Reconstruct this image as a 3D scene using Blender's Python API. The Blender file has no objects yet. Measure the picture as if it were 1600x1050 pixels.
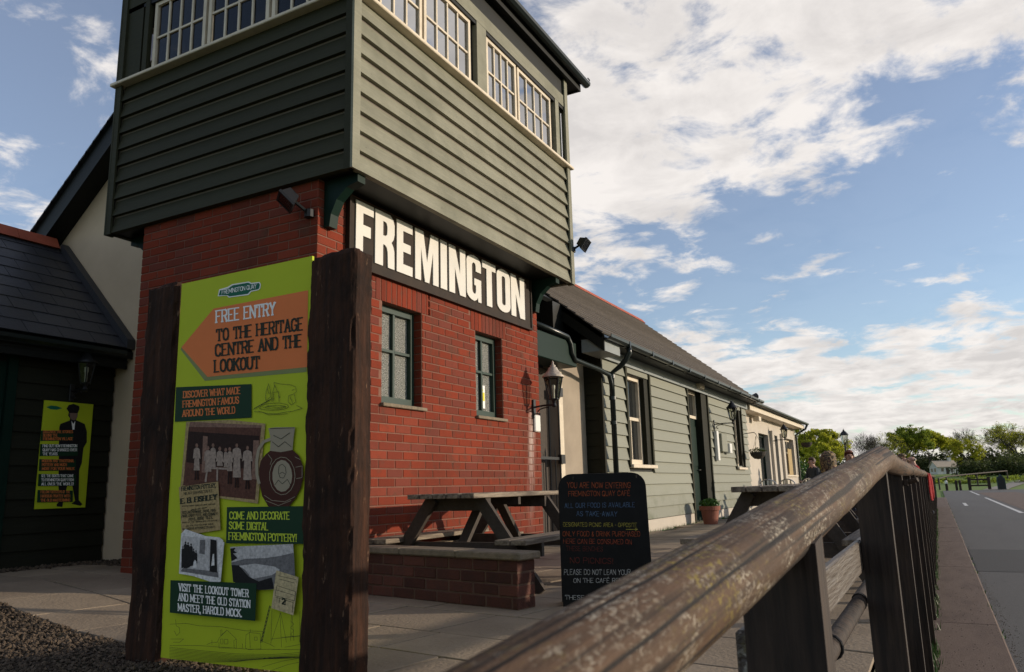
import bpy, bmesh, math, random
from mathutils import Vector, Matrix, noise
random.seed(7)
R = math.radians
scene = bpy.context.scene
COL = scene.collection

# ------------------------------------------------------------------ camera
FPX, CXP, CYP = 1205.0, 800.0, 525.0           # focal length and centre in photo pixels (1600 x 1050)
YAW, PITCH, ROLL = R(28.2), R(11.2), R(-1.5)
CAM = Vector((0, 0, 0.74))
fwd = Vector((-math.sin(YAW)*math.cos(PITCH), math.cos(YAW)*math.cos(PITCH), math.sin(PITCH)))
rgt = Vector((math.cos(YAW), math.sin(YAW), 0)); upv = rgt.cross(fwd)
RX = rgt*math.cos(ROLL) + upv*math.sin(ROLL)
UX = -rgt*math.sin(ROLL) + upv*math.cos(ROLL)
cam_d = bpy.data.cameras.new('camera'); cam = bpy.data.objects.new('camera', cam_d); COL.objects.link(cam)
cam_d.sensor_width = 36; cam_d.lens = 36*FPX/1600; cam_d.clip_start = 0.05; cam_d.clip_end = 6000
cam.matrix_world = Matrix(((RX.x, UX.x, -fwd.x, CAM.x), (RX.y, UX.y, -fwd.y, CAM.y), (RX.z, UX.z, -fwd.z, CAM.z), (0, 0, 0, 1)))
cam_d.dof.use_dof = True; cam_d.dof.focus_distance = 4.8; cam_d.dof.aperture_fstop = 10.0
scene.camera = cam

# ------------------------------------------------------------------ sky, sun, exposure
SUN_AZ, SUN_EL = R(60), R(11)                 # clockwise from +Y
world = bpy.data.worlds.new('World'); scene.world = world; world.use_nodes = True
def build_sky():
    nt = world.node_tree; N = nt.nodes; L = nt.links; N.clear()
    def nd(t, **k):
        n = N.new(t)
        for a, b in k.items(): setattr(n, a, b)
        return n
    def mth(op, a, b=None, clamp=False):
        n = nd('ShaderNodeMath', operation=op, use_clamp=clamp)
        for i, v in enumerate((a, b)):
            if v is None: continue
            if isinstance(v, (int, float)): n.inputs[i].default_value = v
            else: L.new(v, n.inputs[i])
        return n.outputs[0]
    sky = nd('ShaderNodeTexSky', sky_type='NISHITA', sun_disc=False, sun_elevation=SUN_EL, sun_rotation=SUN_AZ,
             air_density=1.0, dust_density=0.3, ozone_density=2.5, altitude=20)
    tc = nd('ShaderNodeTexCoord')
    sep = nd('ShaderNodeSeparateXYZ'); L.new(tc.outputs['Generated'], sep.inputs[0])
    x, y, z = sep.outputs
    az = mth('MULTIPLY', mth('ARCTAN2', x, y), 57.29578)
    el = mth('MULTIPLY', mth('ARCSINE', z), 57.29578)
    zc = mth('MAXIMUM', mth('ADD', z, 0.16), 0.02)
    comb = nd('ShaderNodeCombineXYZ')
    L.new(mth('DIVIDE', x, zc), comb.inputs[0]); L.new(mth('DIVIDE', y, zc), comb.inputs[1])
    def fbm(scale, detail, rough, off, dist=0.0):
        mp = nd('ShaderNodeMapping'); mp.inputs['Location'].default_value = off; L.new(comb.outputs[0], mp.inputs[0])
        n = nd('ShaderNodeTexNoise'); L.new(mp.outputs[0], n.inputs['Vector'])
        n.inputs['Scale'].default_value = scale; n.inputs['Detail'].default_value = detail
        n.inputs['Roughness'].default_value = rough; n.inputs['Distortion'].default_value = dist
        return n.outputs['Fac']
    n1 = fbm(2.3, 10, 0.62, (3.1, 1.7, 0.4), 0.45)
    n2 = fbm(6.0, 9, 0.60, (0.3, 5.2, 2.0), 0.35)
    dens = mth('ADD', mth('MULTIPLY', mth('SUBTRACT', n1, 0.5), 1.9), mth('MULTIPLY', mth('SUBTRACT', n2, 0.5), 1.9))
    # cloud banks: (azimuth, elevation, half width, half height, tilt, weight) in degrees
    bias = None
    for (a, e, w, h, t, k) in ((-26, 26, 13, 8.5, 15, .22), (-15, 22, 10, 6.5, 20, .28), (-14, 31, 20, 5, 10, .18), (3, 30.5, 12, 4.2, 4, .22), (4, 14, 5, 1.2, 12, .20), (-3, 15.5, 4, 1.0, 18, .22), (8, 20, 3, .9, 0, .22), (30, 27, 20, 8, -4, .42),  # last bank lies out of view, added to whiten the tower panes' reflection
                               (-3, 26, 6, 2.4, 15, .22), (-14, 9.0, 5, 2.4, 8, .36), (8, 8.4, 13, 2.4, 5, .36),
                               (-3, 3.2, 26, 4.2, 2, .42), (-64, 21, 7, 4.5, 15, .06), (-62, 15, 10, 3.5, 0, .12), (-62, 30, 9, 2.0, -12, .05),
                               (-2, 18, 11, 4.8, 5, -.20), (8, 17, 12, 5.5, 0, -.18), (-8, 12.5, 9, 2.6, 4, -.16), (-52, 27, 5, 6, 0, -.10), (-72, 27, 8, 5, 0, -.10)):
        da = mth('SUBTRACT', az, a); de = mth('SUBTRACT', el, e)
        ct, st = math.cos(R(t)), math.sin(R(t))
        u = mth('DIVIDE', mth('ADD', mth('MULTIPLY', da, ct), mth('MULTIPLY', de, st)), w)
        v = mth('DIVIDE', mth('SUBTRACT', mth('MULTIPLY', de, ct), mth('MULTIPLY', da, st)), h)
        r2 = mth('ADD', mth('MULTIPLY', u, u), mth('MULTIPLY', v, v))
        g = mth('MULTIPLY', mth('EXPONENT', mth('MULTIPLY', r2, -0.75)), k)
        bias = g if bias is None else mth('ADD', bias, g)
    dens = mth('ADD', dens, mth('ADD', bias, 0.04))
    mr = nd('ShaderNodeMapRange', interpolation_type='SMOOTHSTEP'); L.new(dens, mr.inputs[0])
    mr.inputs[1].default_value = 0.02; mr.inputs[2].default_value = 0.46; mr.inputs[3].default_value = 0.10
    # grey undersides: thick parts, more towards the horizon
    n3 = fbm(4.5, 8, 0.6, (7.0, 2.0, 1.0), 0.4)
    thick = nd('ShaderNodeMapRange'); L.new(mth('ADD', mth('MULTIPLY', dens, 0.22), mth('MULTIPLY', n3, 1.5)), thick.inputs[0])
    thick.inputs[1].default_value = 0.70; thick.inputs[2].default_value = 1.10
    low = nd('ShaderNodeMapRange'); L.new(el, low.inputs[0])
    low.inputs[1].default_value = 16; low.inputs[2].default_value = 5; low.inputs[3].default_value = 0.50; low.inputs[4].default_value = 0.62
    cm = nd('ShaderNodeMix', data_type='RGBA'); L.new(mth('MULTIPLY', thick.outputs[0], low.outputs[0]), cm.inputs[0])
    cm.inputs[6].default_value = (1.0, 0.945, 0.90, 1); cm.inputs[7].default_value = (0.52, 0.495, 0.49, 1)
    hs = nd('ShaderNodeHueSaturation'); hs.inputs['Value'].default_value = 1.2; hs.inputs['Saturation'].default_value = 0.92; hs.inputs['Hue'].default_value = 0.508; L.new(sky.outputs[0], hs.inputs['Color'])
    b1 = nd('ShaderNodeBackground'); L.new(hs.outputs[0], b1.inputs[0]); b1.inputs[1].default_value = 0.15
    b2 = nd('ShaderNodeBackground'); L.new(cm.outputs[2], b2.inputs[0]); b2.inputs[1].default_value = 0.96
    ms = nd('ShaderNodeMixShader'); L.new(mth('MULTIPLY', mr.outputs[0], 0.97), ms.inputs[0])
    L.new(b1.outputs[0], ms.inputs[1]); L.new(b2.outputs[0], ms.inputs[2])
    out = nd('ShaderNodeOutputWorld'); L.new(ms.outputs[0], out.inputs[0])
build_sky()
sun_d = bpy.data.lights.new('sun', 'SUN'); sun = bpy.data.objects.new('sun', sun_d); COL.objects.link(sun)
sun_d.energy = 4.2; sun_d.angle = R(0.8); sun_d.color = (1.0, 0.85, 0.67)
sdir = Vector((math.sin(SUN_AZ)*math.cos(SUN_EL), math.cos(SUN_AZ)*math.cos(SUN_EL), math.sin(SUN_EL)))
sun.rotation_euler = sdir.to_track_quat('Z', 'Y').to_euler(); sun.location = sdir*40
vs = scene.view_settings
vs.view_transform = 'Standard'; vs.look = 'None'; vs.exposure = 0.0; vs.gamma = 1.0; vs.use_curve_mapping = False

# ------------------------------------------------------------------ pixel helpers (a pixel gives a direction; the plane gives the distance)
def ray(px, py): return fwd + RX*((px-CXP)/FPX) - UX*((py-CYP)/FPX)
def at(px, py, axis, val):
    d = ray(px, py); i = 'xyz'.index(axis); return CAM + d*((val-CAM[i])/d[i])
def on_plane(px, py, p0, n):
    d = ray(px, py); return CAM + d*((Vector(p0)-CAM).dot(n)/d.dot(n))
def proj(p):
    v = Vector(p)-CAM; w = v.dot(fwd)
    return (CXP+FPX*v.dot(RX)/w, CYP-FPX*v.dot(UX)/w) if w > 0.05 else (-9e3, -9e3)

# ------------------------------------------------------------------ materials
MATS = {}
def mat(name, col, rough=0.75, var=0.0, scale=6.0, dark=None, spec=0.35, bump=0.0, bscale=30.0, stretch=(1, 1, 1), metal=0.0,
        island=0.0, objrand=0.0, extra=None, coat=0.0):
    m = bpy.data.materials.new(name); m.use_nodes = True; MATS[name] = m
    nt = m.node_tree; N = nt.nodes; L = nt.links
    p = N['Principled BSDF']; p.inputs['Roughness'].default_value = rough; p.inputs['Metallic'].default_value = metal
    p.inputs['Specular IOR Level'].default_value = spec
    p.inputs['Coat Weight'].default_value = coat
    tc = N.new('ShaderNodeTexCoord'); geo = N.new('ShaderNodeNewGeometry')
    mp = N.new('ShaderNodeMapping'); mp.inputs['Scale'].default_value = stretch
    L.new(geo.outputs['Position'], mp.inputs[0])
    rgb = N.new('ShaderNodeRGB'); rgb.outputs[0].default_value = (*col, 1); cur = rgb.outputs[0]
    if dark is None: dark = tuple(c*0.55 for c in col)
    if var > 0:
        n = N.new('ShaderNodeTexNoise'); n.inputs['Scale'].default_value = scale; n.inputs['Detail'].default_value = 7
        n.inputs['Roughness'].default_value = 0.65; L.new(mp.outputs[0], n.inputs['Vector'])
        cr = N.new('ShaderNodeMapRange'); L.new(n.outputs['Fac'], cr.inputs[0])
        cr.inputs[1].default_value = 0.38; cr.inputs[2].default_value = 0.68; cr.inputs[4].default_value = var
        mx = N.new('ShaderNodeMix'); mx.data_type = 'RGBA'; L.new(cr.outputs[0], mx.inputs[0])
        L.new(cur, mx.inputs[6]); mx.inputs[7].default_value = (*dark, 1); cur = mx.outputs[2]
    if island or objrand:
        oi = N.new('ShaderNodeObjectInfo')
        a = N.new('ShaderNodeMath'); a.operation = 'ADD'; L.new(geo.outputs['Random Per Island'], a.inputs[0]); L.new(oi.outputs['Random'], a.inputs[1])
        fr = N.new('ShaderNodeMath'); fr.operation = 'FRACT'; L.new(a.outputs[0], fr.inputs[0])
        mr = N.new('ShaderNodeMapRange'); L.new(fr.outputs[0], mr.inputs[0])
        k = max(island, objrand); mr.inputs[3].default_value = 1-k; mr.inputs[4].default_value = 1+k
        hs = N.new('ShaderNodeHueSaturation'); L.new(mr.outputs[0], hs.inputs['Value']); L.new(cur, hs.inputs['Color']); cur = hs.outputs[0]
    if extra: cur = extra(nt, cur, geo, mp, p)
    L.new(cur, p.inputs['Base Color'])
    if bump > 0:
        n = N.new('ShaderNodeTexNoise'); n.inputs['Scale'].default_value = bscale; n.inputs['Detail'].default_value = 6
        L.new(mp.outputs[0], n.inputs['Vector'])
        b = N.new('ShaderNodeBump'); b.inputs['Strength'].default_value = bump; b.inputs['Distance'].default_value = 0.01
        L.new(n.outputs['Fac'], b.inputs['Height']); L.new(b.outputs[0], p.inputs['Normal'])
    return m
def mixnode(nt, fac, a, b):
    mx = nt.nodes.new('ShaderNodeMix'); mx.data_type = 'RGBA'
    for s, v in ((0, fac), (6, a), (7, b)):
        if isinstance(v, (int, float)): mx.inputs[s].default_value = v
        elif isinstance(v, tuple): mx.inputs[s].default_value = (*v, 1)
        else: nt.links.new(v, mx.inputs[s])
    return mx.outputs[2]
def ramp(nt, src, lo, hi, o0=0.0, o1=1.0):
    mr = nt.nodes.new('ShaderNodeMapRange'); nt.links.new(src, mr.inputs[0])
    for i, v in ((1, lo), (2, hi), (3, o0), (4, o1)): mr.inputs[i].default_value = v
    return mr.outputs[0]
def tnoise(nt, vec, scale, detail=5, rough=.6, dist=0.0):
    n = nt.nodes.new('ShaderNodeTexNoise'); nt.links.new(vec, n.inputs['Vector'])
    n.inputs['Scale'].default_value = scale; n.inputs['Detail'].default_value = detail
    n.inputs['Roughness'].default_value = rough; n.inputs['Distortion'].default_value = dist
    return n.outputs['Fac']
def mapped(nt, geo, sc, loc=(0, 0, 0)):
    mp = nt.nodes.new('ShaderNodeMapping'); mp.inputs['Scale'].default_value = sc; mp.inputs['Location'].default_value = loc
    nt.links.new(geo.outputs['Position'], mp.inputs[0]); return mp.outputs[0]
def mulf(nt, a, b, op='MULTIPLY'):
    m = nt.nodes.new('ShaderNodeMath'); m.operation = op; m.use_clamp = op == 'MULTIPLY'
    for i, v in enumerate((a, b)):
        if isinstance(v, (int, float)): m.inputs[i].default_value = v
        else: nt.links.new(v, m.inputs[i])
    return m.outputs[0]

def brick_extra(nt, cur, geo, mp, p):
    oi = nt.nodes.new('ShaderNodeObjectInfo')
    a = mulf(nt, geo.outputs['Random Per Island'], oi.outputs['Random'], 'ADD')
    fr = nt.nodes.new('ShaderNodeMath'); fr.operation = 'FRACT'; nt.links.new(a, fr.inputs[0])
    rp = nt.nodes.new('ShaderNodeValToRGB'); nt.links.new(fr.outputs[0], rp.inputs[0])
    e = rp.color_ramp.elements
    e[0].position = 0; e[0].color = (0.150, 0.031, 0.018, 1); e[1].position = 1; e[1].color = (0.245, 0.050, 0.027, 1)
    for ps, c in ((.12, (.15, .045, .033)), (.2, (.185, .036, .020)), (.5, (.220, .043, .023)), (.8, (.180, .035, .020)), (.9, (.17, .05, .036))):
        k = e.new(ps); k.color = (*c, 1)
    n = tnoise(nt, mapped(nt, geo, (1, 1, 1)), 5.5, 5, .6, .4)
    dk = mixnode(nt, ramp(nt, n, .56, .70, 0, .75), rp.outputs[0], (.10, .052, .036))
    n2 = tnoise(nt, mapped(nt, geo, (1, 1, 1)), 90, 3)
    so = tnoise(nt, mapped(nt, geo, (1, 1, .6)), 1.3, 6, .65); dk = mixnode(nt, ramp(nt, so, .46, .70, 0, .55), dk, (.085, .030, .021))
    c = mixnode(nt, ramp(nt, n2, .5, .75, 0, .25), dk, (.25, .055, .034))
    # lime streak under the lantern plate
    s = nt.nodes.new('ShaderNodeSeparateXYZ'); nt.links.new(geo.outputs['Position'], s.inputs[0])
    cen = ramp(nt, s.outputs[2], 1.6, .6, 7.96, 7.86); dd = nt.nodes.new('ShaderNodeMath'); dd.operation = 'SUBTRACT'
    nt.links.new(s.outputs[1], dd.inputs[0]); nt.links.new(cen, dd.inputs[1])
    ab = nt.nodes.new('ShaderNodeMath'); ab.operation = 'ABSOLUTE'; nt.links.new(dd.outputs[0], ab.inputs[0])
    wd = mulf(nt, ramp(nt, ab.outputs[0], .11, .03), ramp(nt, s.outputs[2], .25, 1.3))
    wd = mulf(nt, wd, ramp(nt, s.outputs[2], 1.66, 1.6)); wd = mulf(nt, wd, ramp(nt, s.outputs[0], -4.3, -4.2))
    st = tnoise(nt, mapped(nt, geo, (30, 30, 2)), 1.0, 6, .7)
    c = mixnode(nt, mulf(nt, wd, ramp(nt, st, .34, .62, 0, .75)), c, (.60, .50, .44))
    return c
mat('brick', (.3, .06, .04), rough=.9, spec=.06, bump=.5, bscale=120, extra=brick_extra)
mat('mortar', (.205, .098, .068), rough=.95, var=.5, scale=14, bump=.4, bscale=90)
mat('old_mortar', (.13, .075, .053), rough=.95, var=.6, scale=14, bump=.4, bscale=90)
mat('old_brick', (.100, .034, .023), rough=.9, var=.6, scale=9, dark=(.05, .028, .022), island=.35, bump=.6, bscale=80)
def weather(nt, cur, geo, mp, p):
    s = tnoise(nt, mapped(nt, geo, (4, 1.2, 40)), 2.0, 7, .7)
    c = mixnode(nt, ramp(nt, s, .45, .75, 0, .55), cur, (.32, .305, .23))
    n = tnoise(nt, mapped(nt, geo, (1, 1, 1)), 2.2, 5)
    c = mixnode(nt, ramp(nt, n, .42, .68, 0, .6), c, (.112, .112, .074))
    k = tnoise(nt, mapped(nt, geo, (14, 14, 26)), 1.0, 2)
    return mixnode(nt, ramp(nt, k, .70, .76, 0, .6), c, (.10, .09, .06))
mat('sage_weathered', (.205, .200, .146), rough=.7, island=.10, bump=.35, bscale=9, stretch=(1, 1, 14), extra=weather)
def sage(nt, cur, geo, mp, p):
    s = tnoise(nt, mapped(nt, geo, (3, 1.0, 30)), 2.0, 6, .7)
    c = mixnode(nt, ramp(nt, s, .45, .75, 0, .35), cur, (.235, .245, .20))
    sp = nt.nodes.new('ShaderNodeSeparateXYZ'); nt.links.new(geo.outputs['Position'], sp.inputs[0])
    n = tnoise(nt, mapped(nt, geo, (1, 1, 1)), 2.6, 5)
    alg = mulf(nt, ramp(nt, sp.outputs[2], .75, .15), ramp(nt, n, .46, .66))
    return mixnode(nt, mulf(nt, alg, .7), c, (.07, .085, .03))
mat('sage_paint', (.200, .204, .158), rough=.6, island=.10, bump=.25, bscale=9, stretch=(1, 1, 14), extra=sage)
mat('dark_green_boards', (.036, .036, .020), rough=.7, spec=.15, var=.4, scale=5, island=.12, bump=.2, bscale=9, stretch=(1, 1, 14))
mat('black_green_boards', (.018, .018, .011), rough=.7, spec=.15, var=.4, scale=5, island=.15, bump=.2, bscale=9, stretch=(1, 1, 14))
mat('black_paint', (.009, .010, .009), rough=.5, spec=.2, var=.3, scale=7)
mat('green_gloss', (.0045, .019, .013), rough=.5, spec=.12, var=.25, scale=6)
mat('green_frame', (.018, .040, .030), rough=.45, spec=.25, var=.3, scale=10)
mat('cream_frame', (.66, .57, .44), rough=.5, var=.35, scale=8, dark=(.33, .27, .18), bump=.1)
mat('cream_render', (.50, .45, .38), rough=.9, var=.45, scale=2.2, dark=(.38, .335, .275), bump=.35, bscale=160)
mat('gable_render', (.62, .49, .34), rough=.9, var=.4, scale=2.2, dark=(.48, .37, .25), bump=.35, bscale=160)
mat('shaded_cream_render', (.35, .29, .22), rough=.9, var=.4, scale=2.2, bump=.3, bscale=160)  # cream recess wall, with its shade mixed into the colour
mat('grey_fascia', (.24, .265, .27), rough=.5, var=.4, scale=4)
def slate_x(nt, cur, geo, mp, p):
    n = tnoise(nt, mapped(nt, geo, (1, 1, 1)), 1.6, 5)
    return mixnode(nt, ramp(nt, n, .5, .7, 0, .5), cur, (.05, .045, .036))
mat('slate', (.040, .042, .050), rough=.42, island=.22, bump=.3, bscale=40, extra=slate_x)
mat('roof_tile', (.112, .096, .084), rough=.8, var=.5, scale=3, island=.15, bump=.4, bscale=50)
mat('red_ridge', (.40, .095, .05), rough=.75, var=.4, scale=6)
mat('sign_black', (.022, .015, .011), rough=.65, var=.6, scale=6, dark=(.045, .028, .018), spec=.15)
mat('sign_white', (.64, .61, .55), rough=.5, var=.5, scale=3, dark=(.50, .49, .46), bump=.04)
def sleeper(nt, cur, geo, mp, p):
    s = tnoise(nt, mapped(nt, geo, (26, 26, 2.2)), 1.0, 8, .72)
    c = mixnode(nt, ramp(nt, s, .42, .75, 0, .9), cur, (.075, .030, .015))
    n = tnoise(nt, mapped(nt, geo, (1, 1, 1)), 3.2, 6, .65)
    c = mixnode(nt, ramp(nt, n, .48, .68, 0, .85), c, (.010, .007, .0055))
    k = tnoise(nt, mapped(nt, geo, (34, 34, 9)), 1.0, 4, .7)
    return mixnode(nt, ramp(nt, k, .64, .72, 0, .8), c, (.19, .11, .065))
mat('sleeper', (.024, .0125, .0085), rough=.85, spec=.15, bump=.9, bscale=9, stretch=(4, 4, 1.6), extra=sleeper)
def lichen(nt, cur, geo, mp, p):
    g = tnoise(nt, mapped(nt, geo, (40, 2.5, 40)), 1.0, 8, .7)
    c = mixnode(nt, ramp(nt, g, .40, .68, 0, .85), cur, (.055, .041, .032))
    v = tnoise(nt, mapped(nt, geo, (1, .6, 1)), 70, 4, .6, .5)
    big = tnoise(nt, mapped(nt, geo, (1, 1, 1)), 6, 3)
    spm = mulf(nt, ramp(nt, v, .54, .64), ramp(nt, big, .36, .60))
    sep = nt.nodes.new('ShaderNodeSeparateXYZ'); nt.links.new(geo.outputs['Position'], sep.inputs[0])
    spm = mulf(nt, spm, ramp(nt, sep.outputs[1], 3.0, 1.1, .10, .85))
    c = mixnode(nt, spm, c, (.46, .42, .35))
    y = tnoise(nt, mapped(nt, geo, (1, 1, 1), (4, 2, 1)), 34, 5, .65)
    ym = mulf(nt, ramp(nt, y, .50, .62), ramp(nt, tnoise(nt, mapped(nt, geo, (1, 1, 1), (1, 7, 3)), 4, 3), .42, .62))
    ym = mulf(nt, ym, ramp(nt, sep.outputs[1], 2.4, 1.2, .05, .8))
    c = mixnode(nt, ym, c, (.25, .20, .045))
    return c
def log_x(nt, cur, geo, mp, p):
    at_ = nt.nodes.new('ShaderNodeAttribute'); at_.attribute_name = 'grain'; V = at_.outputs['Vector']
    def mv(sc, loc=(0, 0, 0)):
        q = nt.nodes.new('ShaderNodeMapping'); q.inputs['Scale'].default_value = sc; q.inputs['Location'].default_value = loc; nt.links.new(V, q.inputs[0]); return q.outputs[0]
    g = tnoise(nt, mv((42, 1.6, 42)), 1.0, 8, .7)
    c = mixnode(nt, ramp(nt, g, .36, .66, 0, .95), cur, (.030, .018, .011))
    sep = nt.nodes.new('ShaderNodeSeparateXYZ'); nt.links.new(V, sep.inputs[0])
    v = tnoise(nt, mv((1, .45, 1)), 190, 4, .7, .4); big = tnoise(nt, mv((1, .4, 1)), 22, 5, .7)
    near = ramp(nt, sep.outputs[1], 4.0, 1.3, .15, 1.0)
    c = mixnode(nt, mulf(nt, mulf(nt, ramp(nt, v, .49, .58), ramp(nt, big, .46, .62)), near), c, (.34, .30, .235))
    y = tnoise(nt, mv((1, .5, 1), (4, 2, 1)), 150, 5, .65); yb = tnoise(nt, mv((1, 1, 1), (1, 7, 3)), 6, 3)
    c = mixnode(nt, mulf(nt, mulf(nt, ramp(nt, y, .52, .62), ramp(nt, yb, .46, .62, 0, .8)), near), c, (.20, .155, .035))
    k = tnoise(nt, mv((60, .9, 60), (2, 2, 2)), 1.0, 3, .5)
    c = mixnode(nt, ramp(nt, k, .57, .64, 0, .9), c, (.010, .007, .006))
    ck = nt.nodes.new('ShaderNodeAttribute'); ck.attribute_name = 'crack'; c = mixnode(nt, ramp(nt, ck.outputs['Fac'], .05, .6), c, (.008, .006, .005))
    b = nt.nodes.new('ShaderNodeBump'); b.inputs['Strength'].default_value = .55; b.inputs['Distance'].default_value = .006
    hh = mulf(nt, g, mulf(nt, v, .5), 'ADD'); nt.links.new(hh, b.inputs['Height']); nt.links.new(b.outputs[0], p.inputs['Normal'])
    return c
mat('log_wood', (.115, .066, .038), rough=.72, spec=.22, extra=log_x)
mat('rail_wood', (.075, .054, .040), rough=.5, spec=.5, bump=.85, bscale=3, stretch=(26, 1.2, 26), extra=lichen)
def dk_wood(nt, cur, geo, mp, p):
    g = tnoise(nt, mapped(nt, geo, (26, 26, 2)), 1.0, 7, .7)
    return mixnode(nt, ramp(nt, g, .42, .72, 0, .8), cur, (.075, .048, .033))
mat('post_wood', (.019, .013, .010), rough=.8, bump=.7, bscale=3, stretch=(16, 16, 1.2), extra=dk_wood)
def tb_wood(nt, cur, geo, mp, p):
    g = tnoise(nt, mapped(nt, geo, (26, 2, 26)), 1.0, 7, .7)
    return mixnode(nt, ramp(nt, g, .40, .70, 0, .9), cur, (.38, .31, .225))
mat('table_wood', (.085, .064, .048), rough=.75, bump=.5, bscale=3, stretch=(20, 1.5, 20), extra=tb_wood)
mat('table_frame_wood', (.060, .046, .036), rough=.8, var=.6, scale=8, dark=(.03, .023, .018), bump=.5, bscale=6, stretch=(4, 4, 4))
def paving(nt, cur, geo, mp, p):
    n = tnoise(nt, mapped(nt, geo, (1, 1, 1)), 1.4, 6, .65)
    c = mixnode(nt, ramp(nt, n, .42, .66, 0, .75), cur, (.19, .145, .10))
    k = tnoise(nt, mapped(nt, geo, (1, 1, 1)), 60, 4, .7)
    c = mixnode(nt, ramp(nt, k, .58, .72, 0, .6), c, (.40, .33, .25))
    d = tnoise(nt, mapped(nt, geo, (1, 1, 1)), 9, 5, .7)
    return mixnode(nt, ramp(nt, d, .62, .74, 0, .55), c, (.075, .065, .05))
mat('flagstone', (.30, .235, .165), rough=.85, island=.13, bump=.5, bscale=45, extra=paving)
mat('joint_soil', (.045, .038, .026), rough=.95, var=.6, scale=12, dark=(.04, .05, .018))
mat('cap_stone', (.235, .185, .13), rough=.9, var=.75, scale=16, dark=(.12, .10, .07), bump=.7, bscale=60)
def asphalt(nt, cur, geo, mp, p):
    k = tnoise(nt, mapped(nt, geo, (1, 1, 1)), 120, 3, .7)
    c = mixnode(nt, ramp(nt, k, .52, .72, 0, .6), cur, (.15, .145, .135))
    n = tnoise(nt, mapped(nt, geo, (1.2, .25, 1)), .8, 5)
    c = mixnode(nt, ramp(nt, n, .45, .65, 0, .5), c, (.080, .076, .072))
    g2 = tnoise(nt, mapped(nt, geo, (1, 1, 1)), 34, 5, .8); c = mixnode(nt, ramp(nt, g2, .50, .72, 0, .45), c, (.17, .16, .15))
    g3 = tnoise(nt, mapped(nt, geo, (1, .5, 1), (5, 5, 0)), 7, 6, .75); return mixnode(nt, ramp(nt, g3, .58, .72, 0, .5), c, (.05, .048, .046))
mat('asphalt', (.098, .092, .086), rough=.8, bump=.6, bscale=160, extra=asphalt)
mat('asphalt_patch', (.072, .069, .066), rough=.85, var=.4, scale=40, bump=.5, bscale=160)
def kerbx(nt, cur, geo, mp, p):
    k = tnoise(nt, mapped(nt, geo, (1, 1, 1)), 70, 5, .75)
    c = mixnode(nt, ramp(nt, k, .50, .72, 0, .7), cur, (.27, .20, .155))
    n = tnoise(nt, mapped(nt, geo, (2, .6, 1)), 2.4, 6)
    return mixnode(nt, ramp(nt, n, .45, .68, 0, .6), c, (.085, .055, .043))
mat('kerb_concrete', (.135, .092, .072), rough=.9, bump=.6, bscale=90, extra=kerbx)
mat('road_paint', (.66, .64, .60), rough=.7, var=.5, scale=30, dark=(.3, .29, .28))
mat('gravel', (.075, .054, .036), rough=.85, island=.55, bump=.2)
def grassx(nt, cur, geo, mp, p):
    n = tnoise(nt, mapped(nt, geo, (1, .35, 1)), 1.1, 8, .7)
    return mixnode(nt, ramp(nt, n, .40, .68, 0, .85), cur, (.16, .20, .035))
mat('grass', (.11, .19, .022), rough=.9, bump=.8, bscale=14, extra=grassx)
mat('path', (.26, .235, .20), rough=.9, var=.4, scale=3)
mat('terracotta', (.235, .085, .055), rough=.85, var=.45, scale=12, dark=(.20, .075, .05), bump=.2)
mat('iron_black', (.012, .012, .013), rough=.42, var=.3, scale=20)
mat('lantern_cap', (.55, .48, .40), rough=.6, var=.7, scale=26, dark=(.10, .085, .07), metal=.15)
mat('pipe_black', (.016, .022, .021), rough=.28)
mat('chrome', (.52, .50, .47), rough=.3, metal=1.0)
mat('white_plastic', (.68, .67, .63), rough=.4)
mat('chalk_black', (.009, .009, .009), rough=.7, spec=.12, var=.3, scale=9, dark=(.022, .022, .022))
for n_, c_ in dict(chalk_red=(.50, .105, .045), chalk_blue=(.13, .22, .38), chalk_yellow=(.58, .50, .09), chalk_orange=(.54, .12, .04), chalk_dull=(.20, .045, .03), chalk_white=(.74, .74, .72)).items():
    c_ = tuple(v*.72 for v in c_)
    mat(n_, c_, rough=.95, var=.75, scale=70, dark=tuple(v*.22 for v in c_))
for n_, c_ in dict(lime=(.46, .54, .024), print_orange=(.76, .205, .062), print_green=(.012, .042, .020), print_grey=(.23, .26, .10), print_white=(.88, .86, .82), print_ink=(.024, .030, .020),
                   print_rust=(.72, .20, .06), print_lime_text=(.52, .62, .05), print_tan=(.46, .33, .15), print_sepia=(.125, .050, .034), print_sepia_dark=(.032, .013, .010), print_sepia_mid=(.27, .15, .11),
                   print_sepia_light=(.40, .30, .24), print_photo_white=(.82, .79, .76), print_photo_black=(.018, .017, .018), print_photo_grey=(.20, .19, .19), print_photo_pale=(.60, .57, .55), jug_brown=(.060, .018, .012), jug_stone=(.34, .285, .20),
                   print_paper=(.62, .50, .28), logo_green=(.012, .13, .075), print_skin=(.20, .13, .10), print_yellow=(.70, .62, .04)).items():
    pic = 'sepia' in n_ or 'photo' in n_ or n_ in ('print_tan', 'print_paper')
    mat(n_, c_, rough=.55, var=.75 if pic else .12, scale=75 if pic else 5, spec=.12, dark=tuple(v*.4 for v in c_) if pic else None)


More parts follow.
